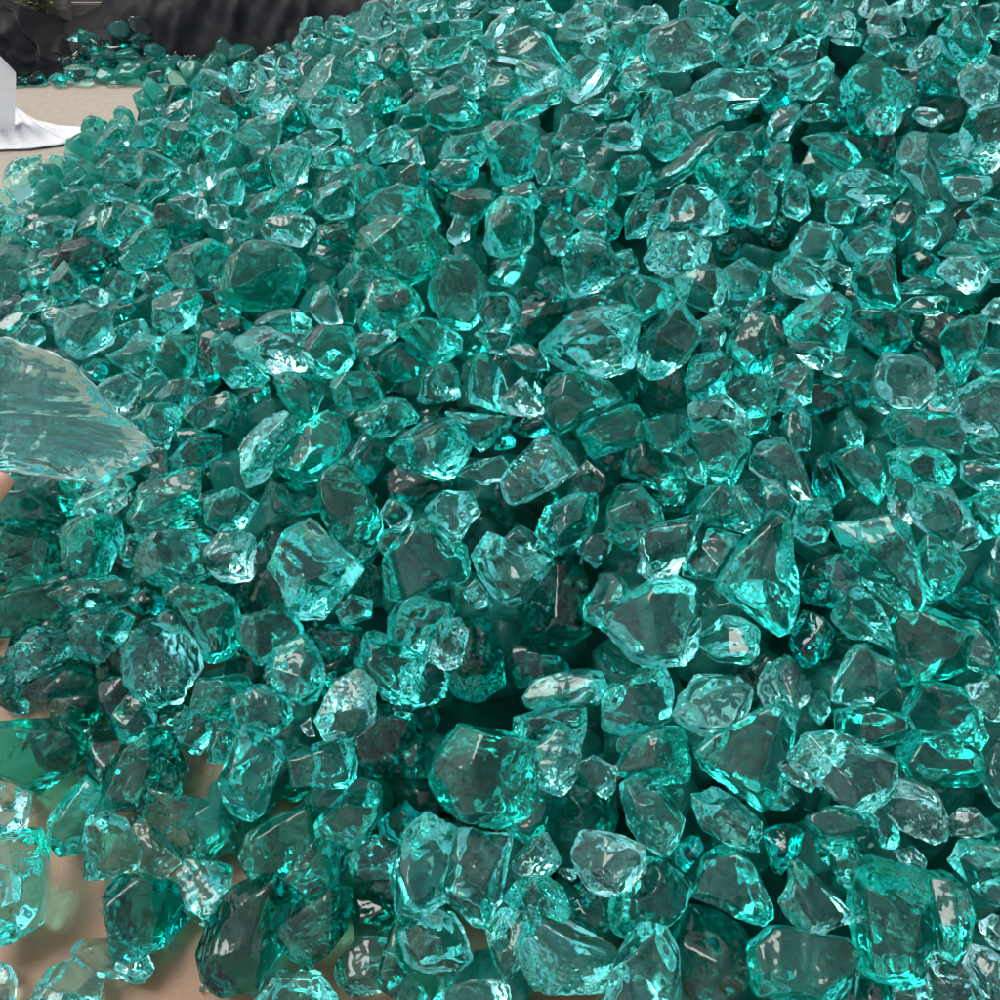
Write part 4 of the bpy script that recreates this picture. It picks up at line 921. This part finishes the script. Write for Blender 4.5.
# ------------------------------------------------------------------ the large slab held up at the left
def build_slab():
    out = [(-70,352),(-40,338),(5,337),(35,347),(70,360),(96,388),(122,417),(146,436),(152,447),(149,461),(128,473),(102,484),(70,480),(30,474),(-30,470),(-70,440)]
    D0 = .86; c = np.array((35, 410.)); d = ray(*c); z = -d; x = np.cross([0, 0, 1.], z); x /= np.linalg.norm(x); y = np.cross(z, x)
    Q = []
    for u, v in out:
        e = ray(u, v); q = e * (D0 / (e @ d)) - d * D0; Q.append((q @ x, q @ y))
    Q = np.array(Q); rng = np.random.default_rng(77)
    # lens-like slab: rings of the outline shrinking towards a blunt front and back face, each ring subdivided
    n = len(Q); M = 12
    t = np.linspace(0, n, n * M, endpoint=False); i0 = t.astype(int) % n; fr = (t % 1)[:, None]
    R = Q[i0] * (1 - fr) + Q[(i0 + 1) % n] * fr
    R = R * (1 + .02 * np.abs(np.sin(t * 3.3)) + .012 * np.sin(t * 9.3) + .012 * np.sin(t * 4.1 + 1))[:, None]
    prof = [(0.0, .024), (.3, .025), (.6, .0235), (.82, .021), (.93, .016), (.985, .008), (1., 0), (.985, -.010), (.9, -.020), (.7, -.028), (.4, -.033), (0., -.034)]
    fine = []
    for a, b in zip(prof[:-1], prof[1:]):
        for k in range(5): fine.append((a[0] + (b[0] - a[0]) * k / 5, a[1] + (b[1] - a[1]) * k / 5))
    fine.append(prof[-1])
    V = []
    for s, zz in fine:
        s2 = max(s, .002)
        X = R * s2
        w = .0012 * np.sin(X[:, 0] * 70 + 1) * np.sin(X[:, 1] * 90) + .0011 * (1 - 2 * np.abs(np.sin(X[:, 0] * 95 + X[:, 1] * 130 + 2 * np.sin(X[:, 1] * 50)))) + .0004 * np.sin(X[:, 0] * 310 + 5 * np.sin(X[:, 1] * 120))
        w += .0045 * np.sin(X[:, 0] * 38 - X[:, 1] * 60 + 1.5 * np.sin(X[:, 0] * 45 + 1))
        V.append(np.stack([X[:, 0], X[:, 1], zz * .9 + w * min(1, abs(zz) / .012)], 1))
    V = np.concatenate(V); k = len(R); F = []
    for i in range(len(fine) - 1):
        for j in range(k):
            F.append((i * k + j, (i + 1) * k + j, (i + 1) * k + (j + 1) % k, i * k + (j + 1) % k))
    W = V[:, :1] * x + V[:, 1:2] * y + V[:, 2:] * z
    F = np.array(F); a, b, cc = W[F[:, 0]], W[F[:, 1]], W[F[:, 2]]
    if (a * np.cross(b, cc)).sum() < 0: F = F[:, ::-1]
    m = glass('glass_scuffed', 1.3, (.25, .93, .905, 1), rough=.08, bump=.25, frost=.09)
    me = mesh_np('glass_slab', W, np.array(F), m)
    sv = np.concatenate([np.full(k, a[0]) for a in fine]); jit = np.tile(.03 * np.sin(t * 5.7) + .02 * np.sin(t * 13.), len(fine))
    ch = me.attributes.new('chipping', 'FLOAT', 'POINT'); ch.data.foreach_set('value', np.clip((sv + jit - .95) / .04, 0, 1) * np.repeat([1. if -.003 < a[1] < .014 else 0. for a in fine], k).astype(np.float32))
    link('glass_slab', me, tuple(EYE + d * D0), label='large scuffed grey-teal glass slab with a whitish rim held by a fingertip at the left', category='glass slab')
build_slab()

# the hand that holds it: the thumb tip is what the photograph shows, the rest is beyond the left edge
def build_hand():
    m, n, l, bs, out = mat('skin')
    bs.inputs['Base Color'].default_value = (.62, .36, .25, 1); bs.inputs['Roughness'].default_value = .5
    try: bs.inputs['Subsurface Weight'].default_value = .15; bs.inputs['Subsurface Radius'].default_value = (.01, .004, .002)
    except Exception: pass
    nn = n.new('ShaderNodeTexNoise'); nn.inputs['Scale'].default_value = 300; b = n.new('ShaderNodeBump'); b.inputs['Strength'].default_value = .15; b.inputs['Distance'].default_value = .001
    l.new(nn.outputs[0], b.inputs['Height']); l.new(b.outputs[0], bs.inputs['Normal'])
    def pt(u, v, D): return EYE + ray(u, v) * D
    pts, edges, rads = [], [], []
    def chain(start, seq):
        prev = start
        for (u, v, D, r) in seq:
            pts.append(pt(u, v, D)); rads.append(r)
            if prev is not None: edges.append((prev, len(pts) - 1))
            prev = len(pts) - 1
        return prev
    wrist = chain(None, [(-190, 660, .84, .026)])
    chain(wrist, [(-260, 760, .80, .030), (-340, 880, .74, .038)])                     # forearm
    palm = chain(wrist, [(-160, 590, .86, .030), (-135, 530, .885, .028)])
    chain(wrist + 3 if False else 3, [(-90, 575, .83, .0125), (-45, 530, .815, .0105), (-8, 494, .812, .0098), (8, 474, .818, .0088)])   # thumb, tip against the near face
    for seq in ([(-115, 470, .925, .0105), (-85, 430, .93, .0092), (-60, 405, .925, .0078), (-42, 388, .915, .0066)],
                [(-135, 460, .93, .0108), (-108, 410, .935, .0095), (-85, 375, .93, .008), (-68, 358, .922, .0068)],
                [(-155, 465, .928, .0100), (-136, 415, .932, .0088), (-118, 385, .927, .0075), (-104, 368, .918, .0064)],
                [(-172, 480, .92, .0088), (-162, 440, .925, .0076), (-152, 415, .92, .0064), (-143, 400, .912, .0056)]):
        chain(palm, seq)
    me = bpy.data.meshes.new('person'); me.from_pydata([tuple(p) for p in pts], edges, []); me.materials.append(m)
    o = link('person', me, label='fingertip of a hand propping the large scuffed slab at the left edge', category='person')
    sk = o.modifiers.new('skin', 'SKIN'); sk.use_smooth_shade = True
    if not me.skin_vertices: me.skin_vertices.new()
    for i, r in enumerate(rads):
        me.skin_vertices[0].data[i].radius = (r, r)
        me.skin_vertices[0].data[i].use_root = (i == 0)
    ss = o.modifiers.new('sub', 'SUBSURF'); ss.levels = 2; ss.render_levels = 2
build_hand()

# ------------------------------------------------------------------ background, far left: tarpaulins, plank fence, white board and sheet
def fbm(x, y, s):
    return (np.sin(x * 7 + s) * np.sin(y * 5 + s * 2) + .5 * np.sin(x * 15 + 3 * y + s) + .3 * np.sin(x * 33 - 9 * y + 2 * s) + .15 * np.sin(x * 61 + 25 * y)) / 2
def build_tarp(name, crest, foot, Yf, Yc, seed, label, folds):
    m = TARP
    us = np.linspace(crest[0][0], crest[-1][0], 150)
    cv = np.interp(us, [p[0] for p in crest], [p[1] for p in crest])
    fv = np.interp(us, [p[0] for p in foot], [p[1] for p in foot])
    rows = 60; V = []
    for j in range(rows + 14):
        s = j / rows
        for i, u in enumerate(us):
            A = ground_pt(u, fv[i]); B = at_depth(u, cv[i], Yc)
            B[2] = max(B[2], .03)
            if s <= 1:
                k = s; Pp = A * (1 - k) + B * k
                bulge = math.sin(math.pi * k)
                uu = u + 38 * fbm(u * .006, k * .9, seed) + 14 * math.sin(k * 7 + u * .05); fold = folds * (.55 + .45 * math.sin(u * .021 + seed)) * (abs(math.sin(uu * .047 + 3.4 * k + seed)) ** .6 - .5) + .35 * folds * math.sin(uu * .11 - 7 * k + seed) + .25 * folds * abs(math.sin(uu * .07 + 9 * k)) + .02 * fbm(Pp[0] * 2, Pp[2] * 6, seed)
                Pp[2] = max(Pp[2] + (.05 * bulge + fold * bulge * .6) * min(1, B[2] / .3), .004 + .002 * math.sin(u)); Pp[1] -= (fold + .03) * bulge
            else:
                q = (s - 1) * 4; Pp = B + np.array([0, .45 * q, -min(B[2] - .01, B[2] * q * 1.05)])
            V.append(Pp)
    V = np.array(V); k = len(us); F = []
    for j in range(rows + 13):
        for i in range(k - 1): F.append((j * k + i, j * k + i + 1, (j + 1) * k + i + 1, (j + 1) * k + i))
    o = link(name, mesh_np(name, V, np.array(F), m), label=label, category='tarpaulin', group='black tarpaulins behind the pile')
    so = o.modifiers.new('thick', 'SOLIDIFY'); so.thickness = .003
m_, n_, l_, bs_, _o = mat('black_tarpaulin'); TARP = m_
bs_.inputs['Base Color'].default_value = (.014, .014, .0155, 1); bs_.inputs['Roughness'].default_value = .7; bs_.inputs['Specular IOR Level'].default_value = .3
_n = n_.new('ShaderNodeTexNoise'); _n.inputs['Scale'].default_value = 25; _n.inputs['Detail'].default_value = 6; _b = n_.new('ShaderNodeBump'); _b.inputs['Strength'].default_value = .2; _b.inputs['Distance'].default_value = .006
l_.new(_n.outputs[0], _b.inputs['Height']); l_.new(_b.outputs[0], bs_.inputs['Normal'])
build_tarp('black_tarpaulin', [(-160, -40), (-40, -22), (0, -4), (22, 6), (40, 25), (56, 36), (62, 38), (74, 48), (90, 62)], [(-160, 92), (0, 88), (30, 84), (60, 76), (90, 72)], 3.6, 3.92, .7,
           'dull black tarpaulin sagging over a low heap at the far left edge', .035)
build_tarp('black_tarpaulin', [(58, 37), (66, 23), (80, 16), (98, 6), (120, -18), (200, -60), (330, -70), (460, -60)], [(58, 68), (120, 66), (200, 68), (330, 80), (460, 84)], 3.7, 4.12, 2.3,
           'big smooth charcoal tarpaulin draped behind the pile with diagonal creases', .026)

def box(name, c, s, m, parent=None, rot=0., **props):
    x, y, z = np.array(s) / 2; b = min(s) * .08
    V = []
    for sx in (-1, 1):
        for sy in (-1, 1):
            for sz in (-1, 1):
                V += [(sx * x, sy * (y - b), sz * (z - b)), (sx * (x - b), sy * y, sz * (z - b)), (sx * (x - b), sy * (y - b), sz * z)]
    import bmesh
    bm = bmesh.new(); [bm.verts.new(v) for v in V]; bmesh.ops.convex_hull(bm, input=bm.verts[:]); bmesh.ops.recalc_face_normals(bm, faces=bm.faces[:])
    me = bpy.data.meshes.new(name); bm.to_mesh(me); bm.free(); me.materials.append(m)
    o = link(name, me, tuple(c), parent, **props); o.rotation_euler.z = rot
    return o
def build_fence():
    m, n, l, bs, out = mat('weathered_plank')
    tc = n.new('ShaderNodeTexCoord'); mp = n.new('ShaderNodeMapping'); mp.inputs['Scale'].default_value = (1.2, 20, 20); l.new(tc.outputs['Object'], mp.inputs[0])
    nz = n.new('ShaderNodeTexNoise'); nz.inputs['Scale'].default_value = 4; nz.inputs['Detail'].default_value = 6; l.new(mp.outputs[0], nz.inputs['Vector'])
    cr = n.new('ShaderNodeValToRGB'); cr.color_ramp.elements[0].color = (.22, .18, .13, 1); cr.color_ramp.elements[1].color = (.48, .42, .33, 1); cr.color_ramp.elements[0].position = .35; cr.color_ramp.elements[1].position = .65
    l.new(nz.outputs[0], cr.inputs[0]); l.new(cr.outputs[0], bs.inputs['Base Color']); bs.inputs['Roughness'].default_value = .8
    Y = 4.32; c = (-2.5, 0, 0)
    root = bpy.data.objects.new('wooden_fence', None); root.location = (c[0], Y, 0); COL.objects.link(root)
    root['label'] = 'weathered pale plank fence with an upright post seen between the tarpaulins'; root['category'] = 'fence'
    for k in range(9): box('board', (0, 0, .045 + k * .092), (1.7, .024, .084), m, root)
    for px in (-.4, .575): box('post', (px - .03, -.045, .43), (.06, .06, .88), m, root)
build_fence()
def build_weed():
    m, n, l, bs, out = mat('weed_leaf'); bs.inputs['Base Color'].default_value = (.11, .13, .035, 1); bs.inputs['Roughness'].default_value = .6
    rng = np.random.default_rng(5); V, F = [], []
    c = at_depth(43, 24, 4.2)
    for k in range(260):
        a = rng.uniform(0, 6.28); L = rng.uniform(.02, .05); b = np.array([rng.normal() * .03, rng.normal() * .02, 0]) ; h = rng.uniform(0, .16)
        dv = np.array([math.cos(a), math.sin(a), rng.uniform(-.2, .8)]); sd = np.array([-math.sin(a), math.cos(a), 0]) * L * .28
        p0 = b + np.array([0, 0, h]); i = len(V)
        V += [p0, p0 + dv * L * .5 + sd, p0 + dv * L, p0 + dv * L * .5 - sd]; F.append((i, i + 1, i + 2, i + 3))
    V = np.array(V) 
    link('weed', mesh_np('weed', V, np.array(F), m, False), (c[0], c[1], 0), label='olive-green mossy weed growing at the foot of the plank fence', category='plant')
build_weed()
def build_white():
    m, n, l, bs, out = mat('white_plastic'); bs.inputs['Base Color'].default_value = (.9, .89, .88, 1); bs.inputs['Roughness'].default_value = .45
    nn = n.new('ShaderNodeTexNoise'); nn.inputs['Scale'].default_value = 8; b = n.new('ShaderNodeBump'); b.inputs['Strength'].default_value = .3; b.inputs['Distance'].default_value = .01
    l.new(nn.outputs[0], b.inputs['Height']); l.new(b.outputs[0], bs.inputs['Normal'])
    # upright board: its right end is all the photograph shows
    Y = ground_pt(14, 133)[1]
    def q(u, v, yy): return at_depth(u, v, yy)
    prof = [q(15, 133, Y), q(16, 78, Y), q(0, 61, Y), q(-40, 40, Y), q(-150, 40, Y), q(-150, 150, Y)]
    for p in prof:
        p[2] = max(p[2], .002)
    prof[0][2] = .002; prof[-1][2] = .002
    V = [tuple(p) for p in prof] + [(p[0] - .02, p[1] + .05, p[2]) for p in prof]; k = len(prof)
    me = bpy.data.meshes.new('white_board')
    me.from_pydata(V, [], [tuple(range(k)), tuple(range(2 * k - 1, k - 1, -1))] + [(i, i + k, (i + 1) % k + k, (i + 1) % k) for i in range(k)]); me.materials.append(m)
    link('white_board', me, label='white upright board cut off by the upper left edge of the photo', category='board')
    # sheet spread on the ground
    front = [(-60, 158), (0, 152), (30, 151), (66, 146), (82, 141), (104, 135)]
    back = [(-60, 100), (0, 104), (18, 110), (36, 122), (60, 128), (104, 132)]
    us = np.linspace(0, 1, 60); V = []; rows = 14
    fx = np.interp(us, np.linspace(0, 1, 6), [p[0] for p in front]); fy = np.interp(us, np.linspace(0, 1, 6), [p[1] for p in front])
    bx = np.interp(us, np.linspace(0, 1, 6), [p[0] for p in back]); by = np.interp(us, np.linspace(0, 1, 6), [p[1] for p in back])
    for j in range(rows):
        s = j / (rows - 1)
        for i in range(60):
            P0 = ground_pt(fx[i] * (1 - s) + bx[i] * s, fy[i] * (1 - s) + by[i] * s)
            P0[2] = .008 + .009 * max(0, math.sin(s * 3.14)) * (.5 + .5 * math.sin(i * .23 + s * 3)) + .006 * math.sin(i * .9 + s * 9) * math.sin(3.14 * s)
            V.append(P0)
    F = [(j * 60 + i, j * 60 + i + 1, (j + 1) * 60 + i + 1, (j + 1) * 60 + i) for j in range(rows - 1) for i in range(59)]
    o = link('plastic_sheet', mesh_np('plastic_sheet', np.array(V), np.array(F), m), label='white plastic sheet lying crumpled on the pale ground beside the white board', category='sheet')
    so = o.modifiers.new('thick', 'SOLIDIFY'); so.thickness = .002; so.offset = 1
build_white()
